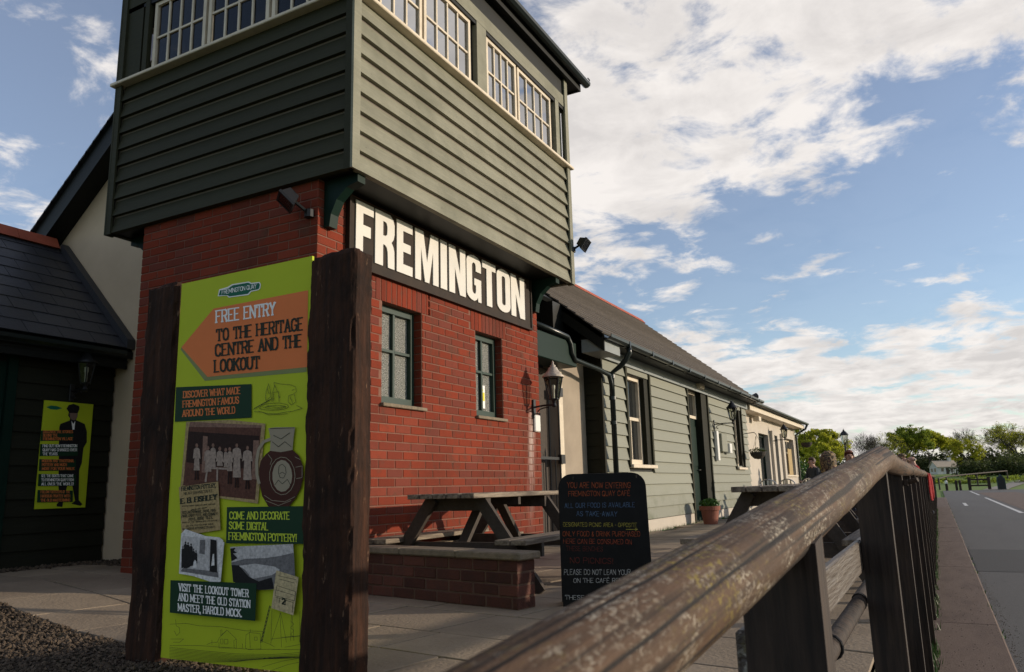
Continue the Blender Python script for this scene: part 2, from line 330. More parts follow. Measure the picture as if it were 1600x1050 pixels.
def leaf(name, col, tr):
    m = mat(name, col, rough=.6, island=.45, spec=.2); nt = m.node_tree; p = nt.nodes['Principled BSDF']
    t = nt.nodes.new('ShaderNodeBsdfTranslucent'); nt.links.new(p.inputs['Base Color'].links[0].from_socket, t.inputs[0])
    mx = nt.nodes.new('ShaderNodeMixShader'); mx.inputs[0].default_value = tr
    nt.links.new(p.outputs[0], mx.inputs[1]); nt.links.new(t.outputs[0], mx.inputs[2]); nt.links.new(mx.outputs[0], nt.nodes['Material Output'].inputs[0])
leaf('leaf_spring', (.36, .37, .030), .5); leaf('leaf_green', (.20, .25, .030), .5); leaf('leaf_dark', (.060, .075, .022), .35)
mat('leaf_herb', (.045, .115, .016), rough=.5, island=.35)
mat('bark', (.055, .046, .038), rough=.9, var=.5, scale=9)
mat('skin', (.45, .26, .19), rough=.55, var=.15, scale=20)
mat('shirt_red', (.42, .016, .022), rough=.8, var=.25, scale=9)
mat('coat_dark', (.032, .036, .042), rough=.85, var=.3, scale=9)
mat('top_cream', (.5, .42, .30), rough=.85, var=.3, scale=9)
mat('trousers', (.035, .040, .055), rough=.85)
mat('hair_brown', (.09, .055, .035), rough=.6, var=.5, scale=40)
def curls(nt, cur, geo, mp, p):
    n = tnoise(nt, mapped(nt, geo, (1, 1, 1)), 26, 4, .7, 1.0)
    c = mixnode(nt, ramp(nt, n, .47, .62), cur, (.36, .24, .11))
    m2 = tnoise(nt, mapped(nt, geo, (1, 1, 1), (3, 3, 3)), 22, 3)
    return mixnode(nt, ramp(nt, m2, .58, .66, 0, .8), c, (.17, .05, .045))
mat('hair_curly', (.045, .03, .022), rough=.7, extra=curls)
mat('hair_grey', (.22, .20, .19), rough=.7, var=.4, scale=40)
mat('hair_auburn', (.16, .05, .025), rough=.6, var=.5, scale=40)
mat('eye_dark', (.02, .015, .012), rough=.3)
mat('teal_panel', (.02, .045, .048), rough=.5)
mat('cottage_white', (.62, .60, .56), rough=.9, var=.2, scale=3)
mat('cottage_roof', (.50, .41, .31), rough=.85, var=.3, scale=2)
mat('interior_dark', (.16, .135, .115), rough=.9)
def glass(name, tint, refl, rough=0.02, trans=True, base=(.02, .022, .022)):
    m = bpy.data.materials.new(name); m.use_nodes = True; MATS[name] = m; nt = m.node_tree; N = nt.nodes; L = nt.links
    N.remove(N['Principled BSDF']); out = N['Material Output']
    a = N.new('ShaderNodeBsdfTransparent' if trans else 'ShaderNodeBsdfDiffuse'); a.inputs[0].default_value = (*(tint if trans else base), 1)
    g = N.new('ShaderNodeBsdfGlossy'); g.inputs['Roughness'].default_value = rough; g.inputs[0].default_value = (.95, .95, .95, 1)
    fr = N.new('ShaderNodeFresnel'); fr.inputs[0].default_value = refl
    mx = N.new('ShaderNodeMixShader'); L.new(fr.outputs[0], mx.inputs[0]); L.new(a.outputs[0], mx.inputs[1]); L.new(g.outputs[0], mx.inputs[2])
    L.new(mx.outputs[0], out.inputs[0]); return m
glass('window_glass', (.62, .56, .52), 1.35)
glass('brightened_glass', (.5, .52, .5), 7.5)  # mirror coating added to the right-hand tower panes to brighten their sky reflection
glass('dark_glass', (0, 0, 0), 1.6, trans=False)
glass('lantern_glass', (.75, .76, .70), 1.5, rough=.1)
def obscure(nt, cur, geo, mp, p):
    v = nt.nodes.new('ShaderNodeTexVoronoi'); v.inputs['Scale'].default_value = 110
    nt.links.new(geo.outputs['Position'], v.inputs['Vector'])
    b = nt.nodes.new('ShaderNodeBump'); b.inputs['Strength'].default_value = 1.0; b.inputs['Distance'].default_value = .012
    nt.links.new(v.outputs['Distance'], b.inputs['Height']); nt.links.new(b.outputs[0], p.inputs['Normal'])
    return mixnode(nt, ramp(nt, v.outputs['Distance'], .15, .6), cur, (.16, .165, .15))
mat('obscured_glass', (.62, .61, .55), rough=.22, spec=.7, extra=obscure)

# ------------------------------------------------------------------ mesh helpers
WLOC = {}
class MB:
    def __init__(s): s.v = []; s.f = []
    def add(s, vs, fs):
        o = len(s.v); s.v += [tuple(v) for v in vs]; s.f += [tuple(i+o for i in f) for f in fs]; return s
    def box(s, x0, x1, y0, y1, z0, z1):
        return s.add([(x0,y0,z0),(x1,y0,z0),(x1,y1,z0),(x0,y1,z0),(x0,y0,z1),(x1,y0,z1),(x1,y1,z1),(x0,y1,z1)],
                     [(0,3,2,1),(4,5,6,7),(0,1,5,4),(1,2,6,5),(2,3,7,6),(3,0,4,7)])
    def bbox(s, x0, x1, y0, y1, z0, z1, b=.006):
        "box with all edges chamfered"
        bm = bmesh.new(); bmesh.ops.create_cube(bm, size=1)
        for v in bm.verts: v.co = Vector(((x0+x1)/2+v.co.x*(x1-x0), (y0+y1)/2+v.co.y*(y1-y0), (z0+z1)/2+v.co.z*(z1-z0)))
        bmesh.ops.bevel(bm, geom=bm.edges[:], offset=b, segments=1, affect='EDGES'); s.bm(bm); return s
    def bm(s, bm):
        bm.verts.index_update(); s.add([v.co[:] for v in bm.verts], [[v.index for v in f.verts] for f in bm.faces]); bm.free(); return s
    def prism(s, poly, axis, a, b):
        "poly: 2-D points in the plane of the two other axes, extruded along axis from a to b"
        n = len(poly); i = 'xyz'.index(axis)
        def p3(p, t):
            q = [p[0], p[1]]; q.insert(i, t); return tuple(q)
        vs = [p3(p, a) for p in poly]+[p3(p, b) for p in poly]
        fs = [tuple(range(n-1, -1, -1)), tuple(range(n, 2*n))]+[(k, (k+1) % n, n+(k+1) % n, n+k) for k in range(n)]
        return s.add(vs, fs)
    def bar(s, p, q, w, t, side=None):
        "rectangular timber from p to q, w across (along side), t through"
        p, q = Vector(p), Vector(q); d = (q-p).normalized(); side = Vector(side) if side else d.cross(Vector((0,0,1)))
        side = (side-d*side.dot(d)).normalized(); o = d.cross(side); vs = []
        for c in (p, q):
            for a, b in ((-1,-1),(1,-1),(1,1),(-1,1)): vs.append(c+side*a*w/2+o*b*t/2)
        return s.add(vs, [(3,2,1,0),(4,5,6,7),(0,1,5,4),(1,2,6,5),(2,3,7,6),(3,0,4,7)])
    def tube(s, pts, r, n=10, cap=True):
        pts = [Vector(p) for p in pts]; rs = r if isinstance(r, (list, tuple)) else [r]*len(pts); rings = []; ref = None
        for i, p in enumerate(pts):
            d = (pts[min(i+1, len(pts)-1)]-pts[max(i-1, 0)]).normalized()
            if ref is None: ref = d.orthogonal().normalized()
            ref = (ref-d*ref.dot(d)).normalized(); o = d.cross(ref)
            rings.append([p+(ref*math.cos(k*2*math.pi/n)+o*math.sin(k*2*math.pi/n))*rs[i] for k in range(n)])
        vs = [v for ring in rings for v in ring]; fs = []
        for i in range(len(pts)-1):
            for k in range(n): fs.append((i*n+k, i*n+(k+1) % n, (i+1)*n+(k+1) % n, (i+1)*n+k))
        if cap: fs += [tuple(range(n-1, -1, -1)), tuple(range((len(pts)-1)*n, len(pts)*n))]
        return s.add(vs, fs)
    def lathe(s, prof, c, n=16, axis='z'):
        vs = []; fs = []; m = len(prof)
        for k in range(n):
            a = 2*math.pi*k/n
            for r_, h in prof: vs.append((c[0]+r_*math.cos(a), c[1]+r_*math.sin(a), c[2]+h))
        for k in range(n):
            for i in range(m-1): fs.append((k*m+i, ((k+1) % n)*m+i, ((k+1) % n)*m+i+1, k*m+i+1))
        return s.add(vs, fs)
    def xf(s, M, start=0):
        s.v[start:] = [tuple(M @ Vector(v)) for v in s.v[start:]]; return s
    def mesh(s, name, m, c=(0,0,0), smooth=False):
        me = bpy.data.meshes.new(name); me.from_pydata([(v[0]-c[0], v[1]-c[1], v[2]-c[2]) for v in s.v], [], s.f)
        me.materials.append(MATS[m])
        if smooth: me.polygons.foreach_set('use_smooth', [True]*len(me.polygons))
        me.update(); return me
    def build(s, name, m, parent=None, smooth=False, kind=None, label=None, cat=None, group=None, origin=None):
        xs = list(zip(*s.v)); c = Vector(origin) if origin else Vector([(min(a)+max(a))/2 for a in xs])
        if not origin and parent is None: c.z = min(xs[2])
        me = s.mesh(name, m, c, smooth); o = bpy.data.objects.new(name, me); COL.objects.link(o)
        place(o, c, parent); tag(o, label, cat, group, kind); return o
def place(o, c, parent):
    c = Vector(c); WLOC[o.name] = c
    if parent: o.parent = parent; o.location = c-WLOC[parent.name]
    else: o.location = c
def tag(o, label=None, cat=None, group=None, kind=None):
    for k, v in (('label', label), ('category', cat), ('group', group), ('kind', kind)):
        if v: o[k] = v
    return o
def thing(name, loc, label, cat, group=None):
    o = bpy.data.objects.new(name, None); o.empty_display_size = .1; COL.objects.link(o); place(o, loc, None); return tag(o, label, cat, group)
def inst(name, me, c, parent, label=None):
    o = bpy.data.objects.new(name, me); COL.objects.link(o); place(o, c, parent)
    if label: o['label'] = label
    return o
def copy_tree(src, loc, label, rotz=None, scale=None):
    def rec(o, par):
        c = o.copy(); COL.objects.link(c); c.parent = par
        for ch in o.children: rec(ch, c)
        return c
    r = rec(src, None); r.location = loc; r['label'] = label
    if rotz is not None: r.rotation_euler.z = rotz
    if scale is not None: r.scale = scale
    return r
def chamfer_block(sx, sy, sz, mname, b=.004):
    m = MB().bbox(-sx/2, sx/2, -sy/2, sy/2, -sz/2, sz/2, b); return m.mesh('block', mname)

# ------------------------------------------------------------------ lettering: a stroke alphabet, drawn in code
GL = {
'A': (4, [[(0,0),(2,6),(4,0)], [(.8,2),(3.2,2)]]), 'B': (4, [[(0,0),(0,6),(2.6,6),(3.7,5.4),(3.7,3.8),(2.6,3.1),(0,3.1)], [(2.6,3.1),(4,2.5),(4,.7),(2.8,0),(0,0)]]),
'C': (4, [[(4,4.6),(3.4,5.6),(2,6),(.6,5.5),(0,4.2),(0,1.8),(.6,.5),(2,0),(3.4,.4),(4,1.4)]]), 'D': (4, [[(0,0),(0,6),(2.4,6),(3.6,5.2),(4,3.8),(4,2.2),(3.6,.8),(2.4,0),(0,0)]]),
'E': (3.6, [[(3.6,6),(0,6),(0,0),(3.6,0)], [(0,3.1),(2.8,3.1)]]), 'F': (3.6, [[(3.6,6),(0,6),(0,0)], [(0,3.1),(2.8,3.1)]]),
'G': (4, [[(4,4.6),(3.4,5.6),(2,6),(.6,5.5),(0,4.2),(0,1.8),(.6,.5),(2,0),(3.4,.4),(4,1.2),(4,2.8),(2.4,2.8)]]), 'H': (4, [[(0,0),(0,6)], [(4,0),(4,6)], [(0,3.1),(4,3.1)]]),
'I': (.6, [[(.3,0),(.3,6)]]), 'J': (3, [[(3,6),(3,1.4),(2.4,.3),(1.2,0),(0,.8)]]), 'K': (4, [[(0,0),(0,6)], [(4,6),(0,2.6)], [(1.4,3.6),(4,0)]]), 'L': (3.4, [[(0,6),(0,0),(3.4,0)]]),
'M': (5, [[(0,0),(0,6),(2.5,1.2),(5,6),(5,0)]]), 'N': (4.2, [[(0,0),(0,6),(4.2,0),(4.2,6)]]), 'O': (4, [[(2,6),(.6,5.5),(0,4.2),(0,1.8),(.6,.5),(2,0),(3.4,.5),(4,1.8),(4,4.2),(3.4,5.5),(2,6)]]),
'P': (3.8, [[(0,0),(0,6),(2.6,6),(3.8,5.4),(3.8,3.4),(2.6,2.8),(0,2.8)]]), 'Q': (4, [[(2,6),(.6,5.5),(0,4.2),(0,1.8),(.6,.5),(2,0),(3.4,.5),(4,1.8),(4,4.2),(3.4,5.5),(2,6)], [(2.4,1.5),(4.2,-.5)]]),
'R': (4, [[(0,0),(0,6),(2.6,6),(3.8,5.4),(3.8,3.6),(2.6,3),(0,3)], [(2.2,3),(4,0)]]), 'S': (3.8, [[(3.6,4.8),(3.2,5.7),(1.9,6),(.5,5.5),(.2,4.5),(.8,3.6),(3,2.6),(3.7,1.6),(3.2,.4),(1.9,0),(.5,.3),(0,1.3)]]),
'T': (4.2, [[(2.1,0),(2.1,6)], [(0,4.7),(0,6),(4.2,6),(4.2,4.7)]]), 'U': (4, [[(0,6),(0,1.6),(.7,.4),(2,0),(3.3,.4),(4,1.6),(4,6)]]), 'V': (4, [[(0,6),(2,0),(4,6)]]), 'W': (6, [[(0,6),(1.5,0),(3,5.2),(4.5,0),(6,6)]]),
'X': (4, [[(0,6),(4,0)], [(4,6),(0,0)]]), 'Y': (4, [[(0,6),(2,3),(4,6)], [(2,3),(2,0)]]), 'Z': (3.8, [[(0,6),(3.8,6),(0,0),(3.8,0)]]),
'.': (.6, [[(.3,0),(.3,.7)]]), ',': (.7, [[(.5,.7),(.1,-1)]]), '!': (.6, [[(.3,1.8),(.3,6)], [(.3,0),(.3,.7)]]), '-': (2, [[(0,3),(2,3)]]), '&': (3.4, [[(3.2,0),(.8,4.4),(1,5.6),(1.8,6),(2.5,5.2),(2,4),(.3,2),(.4,.6),(1.5,0),(3.2,2)]]),
"'": (.5, [[(.3,5),(.3,6)]]), '2': (3.6, [[(0,4.8),(.6,5.8),(1.9,6),(3.2,5.4),(3.3,4.1),(2.4,2.6),(0,0),(3.6,0)]]), 'É': (3.6, [[(3.6,6),(0,6),(0,0),(3.6,0)], [(0,3.1),(2.8,3.1)], [(1.2,6.8),(2.6,7.8)]]),
'>': (4, [[(0,3),(4,3)], [(3,4),(4,3),(3,2)]]), ' ': (1.7, [])}
def text_strokes(txt, tv, th, serif, gap, jit=0):
    "list of quads in glyph units, and the total width"
    quads = []; x = 0
    for ch in txt:
        w, st = GL.get(ch, GL[' ']); oy = random.uniform(-jit, jit)
        for pl in st:
            pl = [(px+random.uniform(-jit, jit)*.6, py+oy+random.uniform(-jit, jit)*.6) for px, py in pl]
            for (ax, ay), (bx, by) in zip(pl, pl[1:]):
                l = math.hypot(bx-ax, by-ay) or 1; dx, dy = (bx-ax)/l, (by-ay)/l
                t = (tv*abs(dy)+th*abs(dx))/2; e = min(tv, th)*.42
                ax_, ay_, bx_, by_ = ax-dx*e, ay-dy*e, bx+dx*e, by+dy*e
                quads.append([(x+ax_-dy*t, ay_+dx*t), (x+bx_-dy*t, by_+dx*t), (x+bx_+dy*t, by_-dx*t), (x+ax_+dy*t, ay_-dx*t)])
            if serif:
                for k, (qx, qy) in enumerate((pl[0], pl[-1])):
                    nb = pl[1] if k == 0 else pl[-2]
                    if (qy < .05 or qy > 5.95) and abs(nb[1]-qy) > 1.0:
                        s = tv*.88; yy = qy+(.12 if qy < 3 else -.12)
                        quads.append([(x+qx-s, yy-th*.55), (x+qx+s, yy-th*.55), (x+qx+s, yy+th*.55), (x+qx-s, yy+th*.55)])
                for (qx, qy) in pl[1:-1]:
                    if ch in 'EFDBPRLMN' and (qy < .05 or qy > 5.95) and qx < .3:
                        s = tv*.8; quads.append([(x+qx-s, qy-th*.5), (x+qx+.2, qy-th*.5), (x+qx+.2, qy+th*.5), (x+qx-s, qy+th*.5)])
        x += w+gap
    return quads, max(x-gap, .1)
class Print:
    "flat print on a plane: points are given in photo pixels and carried to the plane along the viewing ray"
    def __init__(s, p0, n, parent): s.p0 = Vector(p0); s.n = Vector(n).normalized(); s.parent = parent; s.k = 0
    def pt(s, px, py, lift): return on_plane(px, py, s.p0+s.n*lift, s.n)
    def poly(s, name, pts, m, parent=None):
        s.k += 1; l = .0006+.00035*s.k; o = MB().add([s.pt(*p, l) for p in pts], [tuple(range(len(pts)))]).build(name, m, parent or s.parent); return o
    def polys(s, name, lst, m, parent=None):
        s.k += 1; mb = MB()
        for j, pts in enumerate(lst): mb.add([s.pt(*p, .0006+.00035*s.k+.00002*(j % 12)) for p in pts], [tuple(range(len(pts)))])
        return mb.build(name, m, parent or s.parent)
    def lines(s, name, pls, w, m, parent=None):
        qs = []
        for pl in pls:
            for (ax, ay), (bx, by) in zip(pl, pl[1:]):
                l = math.hypot(bx-ax, by-ay) or 1; dx, dy = (bx-ax)/l*w/2, (by-ay)/l*w/2
                qs.append([(ax-dy, ay+dx), (bx-dy, by+dx), (bx+dy, by-dx), (ax+dy, ay-dx)])
        return s.polys(name, qs, m, parent)
    def text(s, txt, a, b, h, m, tv=1.0, th=.55, serif=True, gap=1.1, jit=0, parent=None, name='lettering'):
        "baseline from pixel a to pixel b, cap height h pixels (or (h_left, h_right))"
        q, w = text_strokes(txt, tv, th, serif, gap, jit); h0, h1 = h if isinstance(h, tuple) else (h, h)
        def mp(p):
            t = p[0]/w; hh = (h0+(h1-h0)*t)/6
            return (a[0]+(b[0]-a[0])*t, a[1]+(b[1]-a[1])*t-p[1]*hh)
        return tag(s.polys(name, [[mp(p) for p in qd] for qd in q], m, parent), kind='stuff' if len(txt) > 1 else None)
def px_rect(x0, y0, x1, y1): return [(x0, y1), (x1, y1), (x1, y0), (x0, y0)]

# ================================================================== SETTING
def sstep(a, b, t):
    t = max(0.0, min(1.0, (t-a)/(b-a))); return t*t*(3-2*t)
def gz(x, y): return .14*sstep(-3.9, -6.4, x)*sstep(1.6, 3.2, y)          # the terrace climbs a little towards the side building
ROAD = -.65                                                              # the terrace is an old platform, the road lies lower
def terrain(x, y):
    z = ROAD-.10
    if y > 98: z += 2.6*sstep(101, 225, y)+4.0*sstep(210, 480, y)+5*sstep(480, 1200, y)
    return z
def build_ground():
    xs = sorted(set([-1500, -900, -500, -300, -200, -140, -100, -80, -60]+[-45+i*5 for i in range(19)]+[60, 80, 100, 140, 200, 300, 500, 900, 1500]))
    ys = sorted(set([-900, -500, -200, -100, -50, -20]+[-10+5*i for i in range(50)]+[250, 270, 290, 320, 360, 420, 500, 650, 850, 1100, 1500, 2200]))
    m = MB(); nx = len(xs)
    m.v = [(x, y, terrain(x, y)+(.05*noise.noise((x*.2, y*.2, 0)) if y > 104 else 0)) for y in ys for x in xs]
    m.f = [(j*nx+i, j*nx+i+1, (j+1)*nx+i+1, (j+1)*nx+i) for j in range(len(ys)-1) for i in range(nx-1)]
    m.build('ground', 'grass', kind='structure', smooth=True, origin=(0, 0, 0))
build_ground()
def sheet(name, m, x0, x1, ys, z, kind='structure'):
    mb = MB(); n = len(ys)
    mb.v = [p for y in ys for p in ((x0, y, z), (x1, y, z))]; mb.f = [(2*i, 2*i+1, 2*i+3, 2*i+2) for i in range(n-1)]
    return mb.build(name, m, kind=kind)
KX0, KX1 = -.305, .352
sheet('road', 'asphalt', KX1-.02, 14.0, [-12, 0, 10, 20, 30, 40, 60, 80, 98.5], ROAD-.045)
sheet('road_patch', 'asphalt_patch', KX1+.03, 2.3, [14.3, 18.5], ROAD-.041)
for (x0, x1, y0, y1) in ((2.66, 2.82, 36.5, 63), (2.66, 2.82, 15.5, 27), (2.66, 2.82, 72, 92), (1.06, 1.22, 46, 51)):
    sheet('road_marking', 'road_paint', x0, x1, [y0, y1], ROAD-.0405)
sheet('parking_bay', 'kerb_concrete', 3.05, 6.0, [36.5, 83], ROAD-.040)
kerb_root = sheet('pavement', 'joint_soil', KX0-.1, KX1-.004, [-6, 64.4], ROAD-.055)
y = -2.0
while y < 64:                                                              # the concrete strip between fence and road, cast in long lengths
    L_ = 5.5
    m = MB().bbox(-.20+random.uniform(-.01, .01), KX1+random.uniform(-.003, .003), y+.002, y+L_-.002, ROAD-.12, ROAD+random.uniform(-.003, .001), .012)
    m.build('kerb_slab', 'kerb_concrete', kerb_root); y += L_
# the path that leads away through the grass beyond the road
m = MB(); pts = [(5.1, 99.6, 1.9), (6.0, 109, 1.9), (8.3, 124, 1.7), (11.7, 143, 1.7), (18, 170, 1.7)]
for (x, y, w) in pts: m.v += [(x-w/2, y, terrain(x, y)+.07), (x+w/2+.5, y, terrain(x, y)+.07)]
m.f = [(2*i, 2*i+1, 2*i+3, 2*i+2) for i in range(len(pts)-1)]
m.build('path', 'path', kind='structure')

# terrace paving: a sheet of soil with the flagstones laid on it, turned nine degrees to the buildings
PA = R(-9); PC = Vector((-2.2, 4.0, 0))
def pav(u, v): return (PC.x+u*math.cos(PA)-v*math.sin(PA), PC.y+u*math.sin(PA)+v*math.cos(PA))
TX1 = -.375
def build_terrace():
    m = MB(); xs = [-16, -9.5, -8, -7, -6.4, -5.6, -5, -4.4, -3.9, -3, -2, -1.2, KX0-.02]; ys = [-6, 1.6, 2.0, 2.4, 2.8, 3.2, 4, 6, 8, 12, 20, 44]; n = len(xs)
    m.v = [(x, y, gz(x, y)-.016) for y in ys for x in xs]
    m.f = [(j*n+i, j*n+i+1, (j+1)*n+i+1, (j+1)*n+i) for j in range(len(ys)-1) for i in range(n-1)]
    nb_ = len(m.v); ring = [j*n+n-1 for j in range(len(ys))]+[(len(ys)-1)*n+i for i in range(n-2, -1, -1)]
    m.v += [(m.v[i][0], m.v[i][1], ROAD-.15) for i in ring]; m.f += [(ring[k], ring[k+1], nb_+k+1, nb_+k) for k in range(len(ring)-1)]
    root = m.build('terrace', 'joint_soil', kind='structure', origin=(-3, 4, 0))
    flags = []; v = -1.46; rows = 0
    while v < 15.1:
        h = (.60, .45, .60, .75)[rows % 4] if rows else .6; u = -6.6-random.random()*.5
        while u < 5.2:
            w = random.choice((.45, .6, .6, .75, .9)); flags.append((u, u+w, v, v+h)); u += w
        v += h; rows += 1
    solo = []; rest = []
    for (u0, u1, v0, v1) in flags:
        c = pav((u0+u1)/2, (v0+v1)/2)
        cs = [pav(u0+.008, v0+.008), pav(u1-.008, v0+.008), pav(u1-.008, v1-.008), pav(u0+.008, v1-.008)]
        if any(p[0] > TX1+.1 or p[0] < -7.35 for p in cs): 
            cs = [(max(-7.36, min(TX1+.05, p[0])), p[1]) for p in cs]
            if abs(cs[0][0]-cs[1][0]) < .08: continue
        if -6.05 < c[0] < -4.1 and 4.5 < c[1] < 8.1: continue                # under the tower
        if c[0] < -4.25 and c[1] > 8.3: continue
        if c[0] < -6.2 and c[1] > 5.1: continue
        px, py = proj((c[0], c[1], 0)); vis = -40 < px < 1640 and 700 < py < 1100
        solo.append((0 if vis else 1, (Vector(c)-Vector((0, 0))).length, cs))
    solo.sort(key=lambda t: (t[0], t[1])); mb_rest = MB()
    for i, (vv, d, cs) in enumerate(solo):
        dz = random.uniform(-.0015, .0015); tl = random.uniform(-.001, .001)
        top = [(p[0], p[1], gz(*p)+dz+(tl if q in (0, 3) else -tl)) for q, p in enumerate(cs)]
        cx = sum(p[0] for p in top)/4; cy = sum(p[1] for p in top)/4
        ins = [(p[0]+(cx-p[0])*.012, p[1]+(cy-p[1])*.012, p[2]) for p in top]
        out = [(p[0], p[1], p[2]-.002) for p in top]; bot = [(p[0], p[1], p[2]-.045) for p in top]
        vs = ins+out+bot; fs = [(0,1,2,3)]+[(4+k, 4+(k+1) % 4, (k+1) % 4, k) for k in range(4)]+[(8+k, 8+(k+1) % 4, 4+(k+1) % 4, 4+k) for k in range(4)]
        if i < 290 and vv == 0: MB().add(vs, fs).build('flagstone', 'flagstone', root)
        else: mb_rest.add(vs, fs)
    # beyond: same paving continues towards the cafe extension
    v = 15
    while v < 31:
        u = -3.2
        while u < 2.6:
            c = [pav(u+.006, v+.006), pav(u+.594, v+.006), pav(u+.594, v+.594), pav(u+.006, v+.594)]
            if all(-4.4 < p[0] < TX1+.1 for p in c):
                mb_rest.add([(p[0], p[1], 0) for p in c], [(0,1,2,3)])
            u += .6
        v += .6
    mb_rest.build('paving_beyond', 'flagstone', root, kind='stuff')
    return root
terrace = build_terrace()
# loose gravel round the sign
def stones(name, n, region, m, smin, smax, label, cat):
    mb = MB(); base = [Vector(v) for v in ((1,0,0),(-1,0,0),(0,1,0),(0,-1,0),(0,0,1),(0,0,-1))]
    fs = [(0,2,4),(2,1,4),(1,3,4),(3,0,4),(2,0,5),(1,2,5),(3,1,5),(0,3,5)]
    cnt = 0
    while cnt < n:
        x, y = region()
        s = random.uniform(smin, smax); rot = Matrix.Rotation(random.uniform(0, 6.3), 3, 'Z') @ Matrix.Rotation(random.uniform(0, 6.3), 3, 'X')
        sc = Vector((s*random.uniform(.7, 1.3), s*random.uniform(.6, 1.1), s*random.uniform(.45, .8)))
        z = gz(x, y)+random.uniform(-.006, .012)
        mb.add([rot @ Vector((b.x*sc.x, b.y*sc.y, b.z*sc.z))*random.uniform(.85, 1.15)+Vector((x, y, z)) for b in base], fs); cnt += 1
    return mb.build(name, m, kind='stuff', label=label, cat=cat, origin=(-3.6, 2.3, 0))
def greg():
    while True:
        x = random.uniform(-6.2, -1.7); y = random.uniform(1.3, 3.2)
        if y < 2.78-.16*(x+3.77)-random.uniform(.0, .05): return x, y
stones('gravel', 24000, greg, 'gravel', .006, .016, 'loose brown gravel bed around the feet of the information sign', 'gravel')
def greg2(): return (random.uniform(-7.3, -6.15), random.uniform(4.72, 5.1)) if random.random() < .5 else (random.uniform(-7.42, -7.2), random.uniform(2.6, 5.0))
stones('gravel_margin', 1500, greg2, 'gravel', .01, .026, 'dark gravel margin along the foot of the side building', 'gravel')

